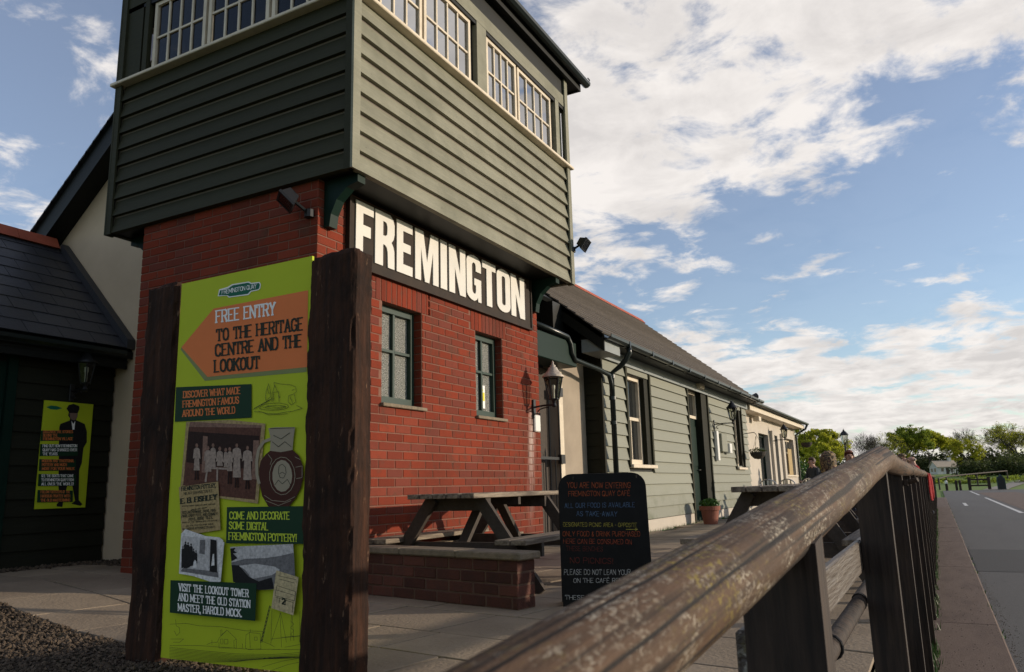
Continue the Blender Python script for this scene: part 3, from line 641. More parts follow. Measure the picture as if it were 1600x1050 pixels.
# ================================================================== SIGNAL TOWER
TX, TY0, TY1, TXL = -4.03, 4.35, 8.16, -6.13        # brick base
UX1, UY0, UY1, UXL, UZ0, UZ1 = -3.644, 4.29, 8.44, -6.60, 3.18, 5.89   # boarded upper storey
tower = thing('signal_tower', (-5.1, 6.3, 0), 'tall tower with red brick base and green boarded upper storey', 'tower')
OPEN = [(5.17, 5.76, 1.46, 2.36), (6.72, 7.28, 1.46, 2.36)]
def build_tower_base():
    m = MB(); g = .005                                  # mortar core, with the two window openings left out
    x0, x1 = TX-.22, TX-g
    ys = [TY0+g] ; segs = []
    prev = TY0+g
    for (a, b, z0, z1) in OPEN:
        m.box(x0, x1, prev, a, -.05, 3.2); m.box(x0, x1, a, b, -.05, z0); m.box(x0, x1, a, b, z1, 3.2); prev = b
    m.box(x0, x1, prev, TY1-g, -.05, 3.2)
    m.box(TXL+g, TX-.22, TY0+g, TY0+.22, -.05, 3.2); m.box(TXL+g, TXL+.22, TY0+.22, TY1-g, -.05, 3.2); m.box(TXL+.22, TX-.22, TY1-.22, TY1-g, -.05, 3.2)
    core = m.build('mortar_wall', 'mortar', tower)
    m = MB().box(TXL+.25, TX-.25, TY0+.25, TY1-.25, 3.0, 3.02); m.build('ceiling', 'interior_dark', tower)
    items = []                                          # (centre, axis of normal, length, height)
    z = -.04; c = 0
    while z < 3.16:
        off = 0 if c % 2 == 0 else .1125
        # right-hand face (normal +X)
        y = TY0-off
        while y < TY1-.02:
            a, b = max(y, TY0), min(y+.215, TY1)
            sp = [(a, b)]
            for (oa, ob, z0, z1) in OPEN:
                soldier = (z1-.01 < z < z1+.19); ea, eb = (oa-.09, ob+.09) if soldier else (oa, ob)
                if (z0-.01 < z < z1-.01) or soldier:
                    ns = []
                    for (p, q) in sp:
                        if q <= ea or p >= eb: ns.append((p, q))
                        else:
                            if p < ea: ns.append((p, ea-.005))
                            if q > eb: ns.append((eb+.005, q))
                    sp = ns
            for (p, q) in sp:
                if q-p > .03: items.append((Vector((TX-.007, (p+q)/2, z+.0325)), 'x', q-p, .065))
            y += .225
        # front face (normal -Y)
        x = TXL-(.1125-off if c % 2 else .0)
        x = TXL-off
        while x < TX-.02:
            a, b = max(x, TXL), min(x+.215, TX-.012)
            if b-a > .03: items.append((Vector(((a+b)/2, TY0+.007, z+.0325)), 'y', b-a, .065))
            x += .225
        z += .075; c += 1
    for (oa, ob, z0, z1) in OPEN:                       # soldier courses and far reveals
        y = oa-.09
        while y < ob+.08:
            items.append((Vector((TX-.007, y+.0325, z1+.1075)), 'x', .065, .215)); y += .075
        zz = z0
        while zz < z1-.02: items.append((Vector((TX-.062, ob+.002, zz+.0325)), 'r', .10, .065)); zz += .075
    def score(it):
        p = it[0]; px, py = proj(p)
        if not (0 < px < 1600 and 0 < py < 1050): return 0
        if it[1] == 'y' and py > 440 and px > 225: return 0       # behind the information sign
        if it[1] == 'x' and px < 585 and py > 400: return 0
        if it[1] == 'x' and TX-.01 < p.x and p.z > 2.6 and 4.72 < p.y < 7.9: return 0
        vis = abs((CAM-p).normalized().x) if it[1] == 'x' else abs((CAM-p).normalized().y)
        return it[2]*it[3]*vis/((p-CAM).length_squared)
    items.sort(key=score, reverse=True)
    cache = {}; rest = MB()
    for i, (p, ax, l, h) in enumerate(items):
        key = (ax, round(l, 3), h)
        if key not in cache:
            d = .014; sx, sy = (d, l) if ax == 'x' else (l, d); b = MB(); s = .003
            hx, hy, hz = sx/2, sy/2, h/2
            if ax == 'x': vs = [(-hx,-hy,-hz),(-hx,hy,-hz),(-hx,hy,hz),(-hx,-hy,hz),(hx-s,-hy,-hz),(hx-s,hy,-hz),(hx-s,hy,hz),(hx-s,-hy,hz),(hx,-hy+s,-hz+s),(hx,hy-s,-hz+s),(hx,hy-s,hz-s),(hx,-hy+s,hz-s)]
            else: vs = [(hx,hy,-hz),(-hx,hy,-hz),(-hx,hy,hz),(hx,hy,hz),(hx,-hy+s,-hz),(-hx,-hy+s,-hz),(-hx,-hy+s,hz),(hx,-hy+s,hz),(hx-s,-hy,-hz+s),(-hx+s,-hy,-hz+s),(-hx+s,-hy,hz-s),(hx-s,-hy,hz-s)]
            b.add(vs, [(8,9,10,11)]+[(a+k, a+(k+1) % 4, a+4+(k+1) % 4, a+4+k) for a in (0, 4) for k in range(4)])
            cache[key] = (b, b.mesh('brick', 'brick'))
        if i < 298: inst('brick', cache[key][1], p, tower)
        else: rest.add([Vector(v)+p for v in cache[key][0].v], cache[key][0].f)
    rest.build('brickwork', 'brick', tower, kind='stuff')
build_tower_base()
# windows in the brick face: green timber frames, obscured panes
for wi, (a, b, z0, z1) in enumerate(OPEN):
    xw = TX-.105; w = MB(); t = .05
    w.box(xw-.05, xw+.02, a+.002, a+t, z0+.02, z1-.002); w.box(xw-.05, xw+.02, b-t-.01, b-.012, z0+.02, z1-.002); w.box(xw-.05, xw+.018, a+t, b-t-.01, z1-t-.01, z1-.002); w.box(xw-.05, xw+.026, a+t, b-t-.01, z0+.02, z0+.09)
    fr = w.build('window', 'green_frame', tower)
    mid = (a+b)/2-.005; zm = (z0+z1)/2+.05
    for (y0, y1) in ((a+t, mid-.014), (mid+.014, b-t-.01)):
        for (q0, q1) in ((z0+.09, zm-.012), (zm+.012, z1-t-.01)): MB().box(xw-.030, xw-.024, y0, y1, q0, q1).build('pane', 'obscured_glass', fr)
    MB().box(xw-.034, xw+.008, mid-.014, mid+.014, z0+.09, z1-t-.01).box(xw-.033, xw+.010, a+t, mid-.0142, zm-.012, zm+.012).box(xw-.033, xw+.010, mid+.0142, b-t-.01, zm-.012, zm+.012).build('glazing_bar', 'green_frame', fr)
    MB().bbox(TX-.13, TX+.035, a-.02, b+.035, z0-.012, z0+.018, .005).build('sill', 'cap_stone', tower)
    MB().box(TX-.30, TX-.29, a-.05, b+.05, z0-.05, z1+.05).build('room_shade', 'interior_dark', fr)
# sticker on the farther window: it is a printed label on the glass
st = MB().box(TX-.127, TX-.125, 7.0, 7.10, 1.585, 1.83).build('sticker', 'print_white', tower)
MB().box(TX-.1245, TX-.1238, 7.008, 7.092, 1.665, 1.755).build('sticker_band', 'print_yellow', st)
MB().add([(TX-.1238, 7.03, 1.77), (TX-.1238, 7.07, 1.77), (TX-.1238, 7.05, 1.805)], [(0,1,2)]).build('sticker_mark', 'print_yellow', st)
# upper storey: frame, weatherboards, band of windows
def upper_storey():
    BH = .1667; N = 9
    MB().box(UXL+.03, UX1-.03, UY0+.03, UY1-.03, UZ0+.01, UZ0+.05).build('soffit', 'black_paint', tower)
    MB().box(UXL+.05, UX1-.05, UY0+.05, UY1-.05, 4.56, 4.60).build('floor', 'interior_dark', tower)
    m = MB(); t = .03                                       # inner lining below the sills
    m.box(UXL+.05, UX1-.05, UY0+.035, UY0+.06, UZ0+.05, 4.66).box(UXL+.05, UX1-.05, UY1-.06, UY1-.035, UZ0+.05, 4.66)
    m.box(UXL+.035, UXL+.05, UY0+.06, UY1-.06, UZ0+.05, 4.66).box(UX1-.05, UX1-.035, UY0+.06, UY1-.06, UZ0+.05, 4.66).build('lining', 'interior_dark', tower)
    CP = .075
    def board(face, z0, mname):
        a, b = (UY0+CP, UY1-CP) if face in 'RL' else (UXL+CP, UX1-CP)
        hgt = BH+.004; prof = [(-.056, .0), (0, 0), (.0, .003), (-.040, hgt), (-.056, hgt)]     # (outward, z)
        mb = MB()
        for s_, e_ in ((a, b),):
            vs = []
            for t_ in (s_, e_):
                for (o_, h_) in prof:
                    vs.append({'R': (UX1+o_, t_, z0+h_), 'L': (UXL-o_, t_, z0+h_), 'F': (t_, UY0-o_, z0+h_), 'B': (t_, UY1+o_, z0+h_)}[face])
            n = len(prof); mb.add(vs, [tuple(range(n-1, -1, -1)), tuple(range(n, 2*n))]+[(k, (k+1) % n, n+(k+1) % n, n+k) for k in range(n)])
        return mb.build('weatherboard', mname, tower)
    for k in range(N):
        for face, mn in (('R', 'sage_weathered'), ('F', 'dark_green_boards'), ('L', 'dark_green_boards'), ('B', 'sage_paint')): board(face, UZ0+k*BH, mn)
    # corner trims
    for (x, y, mr, mf) in ((UX1, UY0, 1, 1), (UXL, UY0, 1, 1), (UX1, UY1, 1, 1), (UXL, UY1, 1, 1)):
        sx = -1 if x > -5 else 1; sy = 1 if y < 6 else -1
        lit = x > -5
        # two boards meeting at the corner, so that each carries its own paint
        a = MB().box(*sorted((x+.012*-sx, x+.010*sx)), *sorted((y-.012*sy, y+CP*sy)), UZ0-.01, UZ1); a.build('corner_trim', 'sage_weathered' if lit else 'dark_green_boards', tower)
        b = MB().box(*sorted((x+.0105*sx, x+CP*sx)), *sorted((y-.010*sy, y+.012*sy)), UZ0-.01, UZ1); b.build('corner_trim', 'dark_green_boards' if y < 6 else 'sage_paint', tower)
    zs = UZ0+N*BH                                           # 4.68
    for (x0, x1, y0, y1) in ((UX1-.07, UX1+.05, UY0-.05, UY1+.05), (UXL-.05, UXL+.07, UY0-.05, UY1+.05)): MB().bbox(x0, x1, y0, y1, zs, zs+.035, .006).build('window_sill', 'cream_frame', tower)
    for (y0, y1) in ((UY0-.049, UY0+.07), (UY1-.07, UY1+.049)): MB().bbox(UXL+.0705, UX1-.0705, y0, y1, zs+.001, zs+.034, .006).build('window_sill', 'cream_frame', tower)
    z0, z1 = zs+.036, 5.46; zm = 5.08
    def casement(face, a, b):
        d0, d1 = -.075, -.030                               # depth from the face
        def bx(mb, u0, u1, q0, q1, e0, e1):
            if face == 'R': mb.box(UX1+e0, UX1+e1, u0, u1, q0, q1)
            elif face == 'L': mb.box(UXL-e1, UXL-e0, u0, u1, q0, q1)
            elif face == 'F': mb.box(u0, u1, UY0-e1, UY0-e0, q0, q1)
            else: mb.box(u0, u1, UY1+e0, UY1+e1, q0, q1)
        t = .038; f = MB()
        bx(f, a, a+t, z0, z1, d0, d1); bx(f, b-t, b, z0, z1, d0, d1); bx(f, a+t, b-t, z0, z0+t, d0, d1-.001); bx(f, a+t, b-t, z1-t, z1, d0, d1-.001)
        fr = f.build('casement', 'cream_frame', tower)
        n = 4; w = (b-a-2*t)/n; bars = MB()
        for i in range(1, n): bx(bars, a+t+i*w-.010, a+t+i*w+.010, z0+t, z1-t, d0+.010, d1-.008)
        for i in range(n): bx(bars, a+t+i*w+(.0102 if i else 0), a+t+(i+1)*w-(.0102 if i < n-1 else 0), zm-.010, zm+.010, d0+.010, d1-.009)
        bars.build('glazing_bar', 'cream_frame', fr)
        for i in range(n):
            for (q0, q1) in ((z0+t, zm-.010), (zm+.010, z1-t)):
                g = MB(); bx(g, a+t+i*w+.010, a+t+(i+1)*w-.010, q0, q1, -.0545, -.0525); g.build('pane', 'brightened_glass' if face == 'R' else 'window_glass', fr)
    for a, b in ((4.45, 5.265), (5.30, 6.12), (6.44, 7.11), (7.145, 8.01)): casement('R', a, b); casement('L', a, b)
    for a, b in ((-6.15, -5.42), (-5.385, -4.62), (-4.585, -3.79)): casement('F', a, b); casement('B', a, b)
    for (a, b) in ((6.21, 6.40), (8.10, 8.20)):
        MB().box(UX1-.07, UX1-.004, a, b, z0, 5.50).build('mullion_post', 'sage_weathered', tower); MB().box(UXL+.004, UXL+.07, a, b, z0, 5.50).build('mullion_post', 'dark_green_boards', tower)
    for (a, b) in ((UY0+CP-.01, 4.45), (6.12, 6.21), (6.40, 6.44), (8.01, 8.10), (8.20, UY1-CP+.01)):
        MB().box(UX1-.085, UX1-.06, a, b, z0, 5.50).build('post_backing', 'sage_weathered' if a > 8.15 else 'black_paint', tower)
    m = MB().box(UXL+.02, -6.30, UY0+.012, UY0+.05, z0, 5.50); m.build('side_panel', 'dark_green_boards', tower)
    m = MB().box(-6.262, -6.20, UY0+.004, UY0+.05, z0, 5.50); m.build('mullion_post', 'dark_green_boards', tower)
    # head boards, ceiling, eaves
    for face in 'RFLB':
        for j in range(1):
            a, b = (UY0+CP, UY1-CP) if face in 'RL' else (UXL+CP, UX1-CP); q0, q1 = 5.47, 5.50
            mb = MB()
            def bx(u0, u1, q0, q1, e0, e1):
                if face == 'R': mb.box(UX1+e0, UX1+e1, u0, u1, q0, q1)
                elif face == 'L': mb.box(UXL-e1, UXL-e0, u0, u1, q0, q1)
                elif face == 'F': mb.box(u0, u1, UY0-e1, UY0-e0, q0, q1)
                else: mb.box(u0, u1, UY1+e0, UY1+e1, q0, q1)
            bx(a, b, 5.462, 5.50, -.05, -.012); mb.build('head_trim', 'black_paint', tower); mb = MB()
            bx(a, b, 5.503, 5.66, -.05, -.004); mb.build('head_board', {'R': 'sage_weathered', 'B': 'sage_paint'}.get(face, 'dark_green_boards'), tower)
            mb = MB(); bx(a, b, 5.668, 5.895, -.05, -.020); mb.build('frieze', 'black_paint', tower)
    MB().box(UXL+.06, UX1-.06, UY0+.06, UY1-.06, 5.52, 5.54).build('ceiling', 'interior_dark', tower)
    OV = .05; OL = .05; OF = .02; ze = 5.90
    MB().box(UXL-OL, UX1+OV, UY0-OF, UY1+.30, ze, ze+.03).build('eaves_soffit', 'black_paint', tower)
    fa = MB(); fa.box(UX1+OV, UX1+OV+.025, UY0-OF-.025, UY1+.325, ze-.02, ze+.15).box(UXL-OL-.025, UXL-OL, UY0-OF-.025, UY1+.325, ze-.02, ze+.15)
    fa.box(UXL-OL, UX1+OV, UY0-OF-.024, UY0-OF-.001, ze-.019, ze+.149).box(UXL-OL, UX1+OV, UY1+.301, UY1+.324, ze-.019, ze+.149).build('fascia', 'black_paint', tower)
    x0, x1, y0, y1 = UXL-OL-.06, UX1+OV+.06, UY0-OF-.06, UY1+.36; rx = (x0+x1)/2; ry0, ry1 = y0+1.5, y1-1.5; zr = ze+1.65; zb = ze+.13
    rf = MB().add([(x0,y0,zb),(x1,y0,zb),(x1,y1,zb),(x0,y1,zb),(rx,ry0,zr),(rx,ry1,zr)], [(0,1,4),(1,2,5,4),(2,3,5),(3,0,4,5),(0,3,2,1)]).build('roof', 'slate', tower)
    g = MB(); pr = [(-.055, 0), (-.05, -.035), (-.02, -.058), (.02, -.058), (.05, -.035), (.055, 0), (.047, 0), (.04, -.03), (0, -.05), (-.04, -.03), (-.047, 0)]
    gx = UX1+OV+.085; g.prism([(gx+a, ze+.11+b) for a, b in pr], 'y', y0, y1+.04)
    g.build('gutter', 'pipe_black', tower)
    MB().tube([(gx, y1+.02, ze+.12), (gx+.02, y1+.07, ze+.15), (gx+.02, y1+.10, ze+.19), (gx+.0, y1+.08, ze+.22)], .008, 6).build('gutter_hook', 'iron_black', tower)
    # curved timber brackets under the overhang
    for (y) in (TY0+.11, TY1-.10):
        pl = [(TX+.003, 2.80), (TX+.06, 2.80), (TX+.075, 2.90), (TX+.13, 3.01), (TX+.23, 3.09), (TX+.34, 3.115), (TX+.34, UZ0+.008), (TX+.003, UZ0+.008)]
        MB().prism([(a, b) for a, b in pl], 'y', y-.045, y+.045).build('bracket', 'green_gloss', tower)
    for y in (TY0+.2, TY1-.3):
        pl = [(TXL-.003, 2.80), (TXL-.06, 2.80), (TXL-.12, 2.96), (TXL-.3, 3.1), (TXL-.4, 3.115), (TXL-.4, UZ0+.008), (TXL-.003, UZ0+.008)]
        MB().prism(pl, 'y', y-.045, y+.045).build('bracket', 'green_gloss', tower)
upper_storey()

# ------------------------------------------------------------------ name board
nb = thing('name_board', (TX+.02, 6.3, 2.58), 'long black station name board with big white capitals on brick tower', 'sign')
SX = TX+.032
MB().bbox(TX+.004, SX, 4.70, 7.93, 2.585, 3.165, .005).build('board', 'sign_black', nb)
fm = MB(); fm.box(TX+.004, SX+.014, 4.675, 4.6995, 2.56, 3.17).box(TX+.004, SX+.014, 7.9305, 7.955, 2.56, 3.17).box(TX+.004, SX+.013, 4.6998, 7.9302, 2.56, 2.5845); fm.build('frame', 'sign_black', nb)
def heavy(ch):
    s = .40
    P = {'F': [[(0,0),(s,0),(s,.40),(.84,.40),(.84,.60),(s,.60),(s,.81),(1,.81),(1,1),(0,1)]], 'I': [[(0,0),(1,0),(1,1),(0,1)]],
         'E': [[(0,0),(1,0),(1,.18),(s,.18),(s,.42),(.88,.42),(.88,.59),(s,.59),(s,.82),(1,.82),(1,1),(0,1)]],
         'T': [[(.3,0),(.7,0),(.7,.83),(1,.83),(1,1),(0,1),(0,.83),(.3,.83)]],
         'N': [[(0,0),(.34,0),(.34,.56),(.64,0),(1,0),(1,1),(.66,1),(.66,.45),(.36,1),(0,1)]],
         'M': [[(0,0),(.24,0),(.24,.66),(.41,0),(.59,0),(.76,.66),(.76,0),(1,0),(1,1),(.66,1),(.5,.40),(.34,1),(0,1)]]}
    if ch in P: return P[ch]
    def rr(x0, y0, x1, y1, rx, ry, n=6):
        pts = []
        for cx, cy, a0 in ((x1-rx, y1-ry, 0), (x0+rx, y1-ry, 90), (x0+rx, y0+ry, 180), (x1-rx, y0+ry, 270)):
            for i in range(n+1): a = R(a0+90*i/n); pts.append((cx+rx*math.cos(a), cy+ry*math.sin(a)))
        return pts
    if ch == 'O': return [rr(0, 0, 1, 1, .48, .17), rr(.37, .16, .63, .84, .12, .05)]
    if ch == 'R':
        o = [(0,0),(s,0),(s,.40),(.50,.40),(.60,.36),(.64,.28),(.66,0),(1,0)]+[(1.0,.10),(.99,.34),(.93,.43),(.84,.49),(.95,.56),(1,.66),(1,.84),(.92,.94),(.78,1)]+[(0,1)]
        return [o, [(s,.57),(.52,.57),(.61,.61),(.62,.68),(.62,.76),(.58,.82),(.50,.835),(s,.835)]]
    if ch == 'G':
        o = rr(0, 0, 1, 1, .48, .17)
        top = [p for p in o if p[1] > .5 and not (p[0] > .99)]; 
        return [[(1,.66),(1,.84)]+[p for p in rr(0,0,1,1,.48,.17)[1:7]]+rr(0,0,1,1,.48,.17)[7:14]+rr(0,0,1,1,.48,.17)[14:21]+[(.52,0),(.68,.04),(.76,.10),(.78,0),(1,0),(1,.50),(.52,.50),(.52,.35),(.63,.35),(.63,.24),(.60,.17),(.50,.155),(.41,.18),(.37,.24),(.37,.78),(.42,.83),(.50,.845),(.59,.83),(.63,.78),(.63,.66)]]
letters = [('F', 50, 148), ('R', 158, 265), ('E', 278, 365), ('M', 380, 508), ('I', 520, 555), ('N', 567, 657), ('G', 663, 742), ('T', 750, 822), ('O', 828, 900), ('N', 905, 978)]
for ch, p0, p1 in letters:
    ya = at(540+p0/3.5, 470, 'x', SX+.01).y; yb = at(540+p1/3.5, 470, 'x', SX+.01).y
    cu = bpy.data.curves.new('letter', 'CURVE'); cu.dimensions = '2D'; cu.fill_mode = 'BOTH'; cu.extrude = .006; cu.bevel_depth = 0
    for loop in heavy(ch):
        sp = cu.splines.new('POLY'); sp.points.add(len(loop)-1); sp.use_cyclic_u = True
        for q, (u, v) in zip(sp.points, loop): q.co = (u*(yb-ya), v*.485, 0, 1)
    tmp = bpy.data.objects.new('tmp', cu); COL.objects.link(tmp); bpy.context.view_layer.update()
    me = bpy.data.meshes.new_from_object(tmp.evaluated_get(bpy.context.evaluated_depsgraph_get())); bpy.data.objects.remove(tmp)
    mb = MB(); mb.v = [(SX+.007+v.co.z, ya+v.co.x, 2.652+v.co.y) for v in me.vertices]; mb.f = [tuple(p.vertices) for p in me.polygons]
    mb.build('letter', 'sign_white', nb)

# ================================================================== MAIN RANGE (cafe) BEHIND THE TOWER
CX, CY0, CY1 = -4.15, 10.45, 20.5          # boarded wall facing the terrace
RXR, RZR, EXR, EZR = -6.9, 5.32, -3.80, 2.80   # ridge and eaves of the right-hand slope
RY0, RY1 = 9.80, 20.55
cafe = thing('cafe_building', (-6.5, 14, 0), 'long cafe building with sage green boarded wall and brown tiled roof', 'building')
def build_cafe():
    # windows: (y0, y1, z0, z1); door: (15.02, 16.45)
    W = [(11.55, 12.62, 1.06, 2.50), (18.92, 19.75, 1.10, 2.50)]; D = (15.02, 16.48, 0, 2.62)
    m = MB(); prev = CY0+.03; x0, x1 = CX-.28, CX-.045         # wall behind the boards, with openings
    for (a, b, z0, z1) in sorted(W+[D]):
        m.box(x0, x1, prev, a, -.05, 2.78)
        if z0 > .05: m.box(x0, x1, a, b, -.05, z0)
        m.box(x0, x1, a, b, z1, 2.78); prev = b
    m.box(x0, x1, prev, CY1-.02, -.05, 2.78); m.build('wall', 'black_paint', cafe)
    for (a, b) in ((CY0+.02, D[0]-.06), (D[1]+.06, CY1)): MB().box(CX-.044, CX-.004, a, b, -.05, .19).build('plinth', 'cream_render', cafe)
    BH = .186; z = .2
    cut = [(a-.075, b+.075, z0-.03, z1+.15) for (a, b, z0, z1) in W]+[(D[0]-.075, D[1]+.075, -1, 2.80)]
    while z < 2.72:
        h = min(BH+.012, 2.76-z); sp = [(CY0+.05, CY1-.06)]
        for (a, b, z0, z1) in cut:
            if z+BH*.5 > z0 and z+BH*.5 < z1:
                ns = []
                for (p, q) in sp:
                    if q <= a or p >= b: ns.append((p, q))
                    else: ns += [(p, a)] if p < a else []; ns += [(b, q)] if q > b else []
                sp = ns
        for (p, q) in sp:
            if q-p > .05: MB().prism([(CX-.044, z), (CX+.004, z), (CX+.004, z+.003), (CX-.032, z+h), (CX-.044, z+h)], 'y', p, q).build('weatherboard', 'sage_paint', cafe)
        z += BH
    # near gable end: dark boards, seen edge-on, plus corner post
    z = .2
    while z < 3.4:
        xl = max(-4.62, -9.8); xr = min(CX-.05, -4.1)
        if z > 2.6: xr = min(xr, EXR-(z+.25-EZR)*1.21)
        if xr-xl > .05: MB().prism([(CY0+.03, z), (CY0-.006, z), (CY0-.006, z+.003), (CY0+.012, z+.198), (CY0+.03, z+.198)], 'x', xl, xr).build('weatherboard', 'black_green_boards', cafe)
        z += BH
    MB().box(CX-.049, CX+.012, CY0-.012, CY0+.049, -.02, 2.76).build('corner_post', 'black_green_boards', cafe)
    MB().prism([(-4.62, -.05), (-4.2, -.05), (-4.2, 3.05), (-4.62, 3.4)], 'y', CY0+.031, CY0+.12).build('gable_wall', 'black_paint', cafe)
    # sash windows
    for (a, b, z0, z1) in W:
        xw = CX-.13; f = MB(); t = .06; be = b-.20 if b < 15 else b-.16      # deep dark reveal on the far side
        f.box(xw-.05, xw+.03, a, a+t, z0, z1).box(xw-.05, xw+.03, be-t, be, z0, z1).box(xw-.05, xw+.029, a+t, be-t, z1-t, z1).box(xw-.05, xw+.029, a+t, be-t, z0, z0+.09)
        zm = z0+(z1-z0)*.52; f.box(xw-.05, xw+.012, a+t, be-t, zm-.025, zm+.025)
        fr = f.build('sash_window', 'cream_frame', cafe); mid = (a+be)/2
        MB().box(xw-.045, xw+.004, mid-.012, mid+.012, z0+.09, zm-.025).build('glazing_bar', 'cream_frame', fr)
        for (q0, q1) in ((z0+.09, zm-.025), (zm+.025, z1-t)): MB().box(xw-.030, xw-.026, a+t, be-t, q0, q1).build('pane', 'dark_glass', fr)
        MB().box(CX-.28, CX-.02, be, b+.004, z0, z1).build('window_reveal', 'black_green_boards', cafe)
        MB().bbox(CX-.12, CX+.06, a-.05, b+.06, z0-.05, z0+.005, .006).build('window_sill', 'cream_frame', cafe)
        for (p, q) in ((a-.075, a-.005), (b+.005, b+.075)): MB().box(CX-.04, CX+.014, p, q, z0-.04 if p < a-.01 else z0-.04, 2.76).build('window_trim', 'dark_green_boards', cafe)
        MB().prism([(CX-.040, z1+.01), (CX-.006, z1+.01), (CX-.02, 2.76), (CX-.04, 2.76)], 'y', a-.004, b+.004).build('weatherboard', 'sage_paint', cafe)
    # door with small light over it
    a, b = D[0], D[1]; be = b-.42
    xd = CX-.16
    dr = MB().box(xd-.05, xd, a+.06, be, .02, 2.05).build('door', 'green_gloss', cafe)
    for (q0, q1) in ((.2, .95), (1.1, 1.9)):
        for (p, q) in ((a+.14, (a+be)/2+.01), ((a+be)/2+.07, be-.08)): MB().box(xd-.002, xd+.012, p, q, q0, q1).build('door_panel', 'green_gloss', dr)
    MB().tube([(xd, be-.05, 1.02), (xd+.05, be-.05, 1.02), (xd+.05, be-.16, 1.02)], .011, 8).build('door_handle', 'chrome', dr)
    f = MB(); f.box(xd-.05, xd+.03, a, a+.055, 2.06, 2.62).box(xd-.05, xd+.03, be-.055, be, 2.06, 2.62).box(xd-.05, xd+.029, a+.055, be-.055, 2.06, 2.12).box(xd-.05, xd+.029, a+.055, be-.055, 2.56, 2.62)
    fr = f.build('fanlight', 'cream_frame', cafe); MB().box(xd-.03, xd-.025, a+.055, be-.055, 2.12, 2.56).build('pane', 'dark_glass', fr)
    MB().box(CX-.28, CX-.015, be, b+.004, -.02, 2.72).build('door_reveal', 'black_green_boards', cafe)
    MB().box(CX-.28, CX+.03, a-.05, b+.02, -.03, .02).build('door_step', 'cap_stone', cafe)
    for (p, q) in ((a-.075, a-.005), (b+.005, b+.075)): MB().box(CX-.04, CX+.014, p, q, 0, 2.76).build('door_trim', 'dark_green_boards', cafe)
    MB().bbox(CX-.04, CX+.006, a-.004, b+.004, 2.63, 2.76, .004).build('head_board', 'sage_paint', cafe)
    MB().bbox(CX+.007, CX+.10, 15.65, 16.0, 2.66, 2.78, .012).build('door_light', 'cream_frame', cafe)
    # meter boxes and conduit
    MB().bbox(CX+.004, CX+.07, 16.86, 17.02, 1.22, 1.86, .008).build('conduit_cover', 'white_plastic', cafe)
    MB().bbox(CX+.004, CX+.09, 17.2, 17.7, 1.42, 1.82, .01).build('meter_box', 'sage_paint', cafe)
    MB().bbox(CX+.004, CX+.12, 17.78, 18.0, 1.40, 1.62, .01).build('alarm_box', 'white_plastic', cafe)
    # fascia, gutter, roof
    MB().box(CX-.04, CX+.26, CY0-.62, CY1, 2.762, 2.78).build('soffit', 'black_paint', cafe)
    MB().box(CX+.0, CX+.022, CY0+.0, CY1, 2.60, 2.761).build('fascia', 'grey_fascia', cafe)
    gx, gz_ = EXR+.045, EZR-.01
    pr = [(-.06, 0), (-.055, -.04), (-.02, -.064), (.02, -.064), (.055, -.04), (.06, 0), (.05, 0), (.044, -.034), (0, -.054), (-.044, -.034), (-.05, 0)]
    gut = MB().prism([(gx+a_, gz_+b_) for a_, b_ in pr], 'y', RY0-.02, RY1+.02).build('gutter', 'pipe_black', cafe)
    for i in range(10): MB().box(gx-.07, gx+.064, RY0+.7+i*1.05, RY0+.74+i*1.05, gz_-.07, gz_+.004).build('gutter_clip', 'pipe_black', gut)
    def slab(y0, y1, xa, za, xb, zb, t=.06):
        d = Vector((xb-xa, zb-za)).normalized(); n = Vector((-d.y, d.x)) if d.x < 0 else Vector((-d.y, d.x)); n = n if n.y > 0 else -n
        return [(xa, za), (xb, zb), (xb-n.x*t, zb-n.y*t), (xa-n.x*t, za-n.y*t)]
    MB().prism(slab(0, 0, EXR-.02, EZR, RXR, RZR-.03), 'y', RY0, RY1).build('roof_deck', 'black_paint', cafe)
    xl, zl = RXR-(RXR-EXR)*-1.05, EZR-.1
    MB().prism(slab(0, 0, 2*RXR-EXR, EZR, RXR, RZR-.03), 'y', 5.0, RY1).build('roof_deck', 'slate', cafe)
    MB().prism(slab(0, 0, -4.55, RZR-.03-(RXR+4.55)*-.813, RXR, RZR-.03), 'y', 5.0, RY0-.002).build('roof_deck', 'black_paint', cafe)
    NC = 24; dx, dz = (RXR-EXR)/NC, (RZR-EZR)/NC; ln = math.hypot(dx, dz); nx, nz = -dz/ln*-1, -dx/ln
    for k in range(NC):                                   # courses of plain tiles, each lapped over the one below; ragged verge ends
        xa, za = EXR-.03+k*dx, EZR+k*dz+.01; xb, zb = xa+dx*1.12, za+dz*1.12
        jit = .03*random.random()
        MB().prism([(xa+nx*.006, za+nz*.006), (xa+nx*.030, za+nz*.030), (xb+nx*.008, zb+nz*.008), (xb-nx*.002, zb-nz*.002)], 'y', RY0-.02-jit, RY1+jit).build('tile_course', 'roof_tile', cafe)
    for i in range(26):                                   # ridge tiles
        y0 = 9.0+i*.45
        if y0 > RY1-.3: break
        MB().prism([(RXR-.13, RZR-.07), (RXR+.13, RZR-.07), (RXR+.03, RZR+.05), (RXR-.03, RZR+.05)], 'y', y0, y0+.44).build('ridge_tile', 'red_ridge', cafe)
    # near verge: dark barge board and box end
    d = Vector((RXR-EXR, RZR-EZR)).normalized()
    MB().prism([(EXR-.02, EZR-.24), (EXR-.02, EZR-.02), (-6.4, EZR-.02+(6.4+EXR)*.813), (-6.4, EZR-.26+(6.4+EXR)*.813)], 'y', RY0+.0, RY0+.03).build('barge_board', 'black_paint', cafe)
    MB().box(CX-.02, EXR-.03, RY0+.031, CY0-.013, 2.58, 2.761).build('eaves_box', 'grey_fascia', cafe)
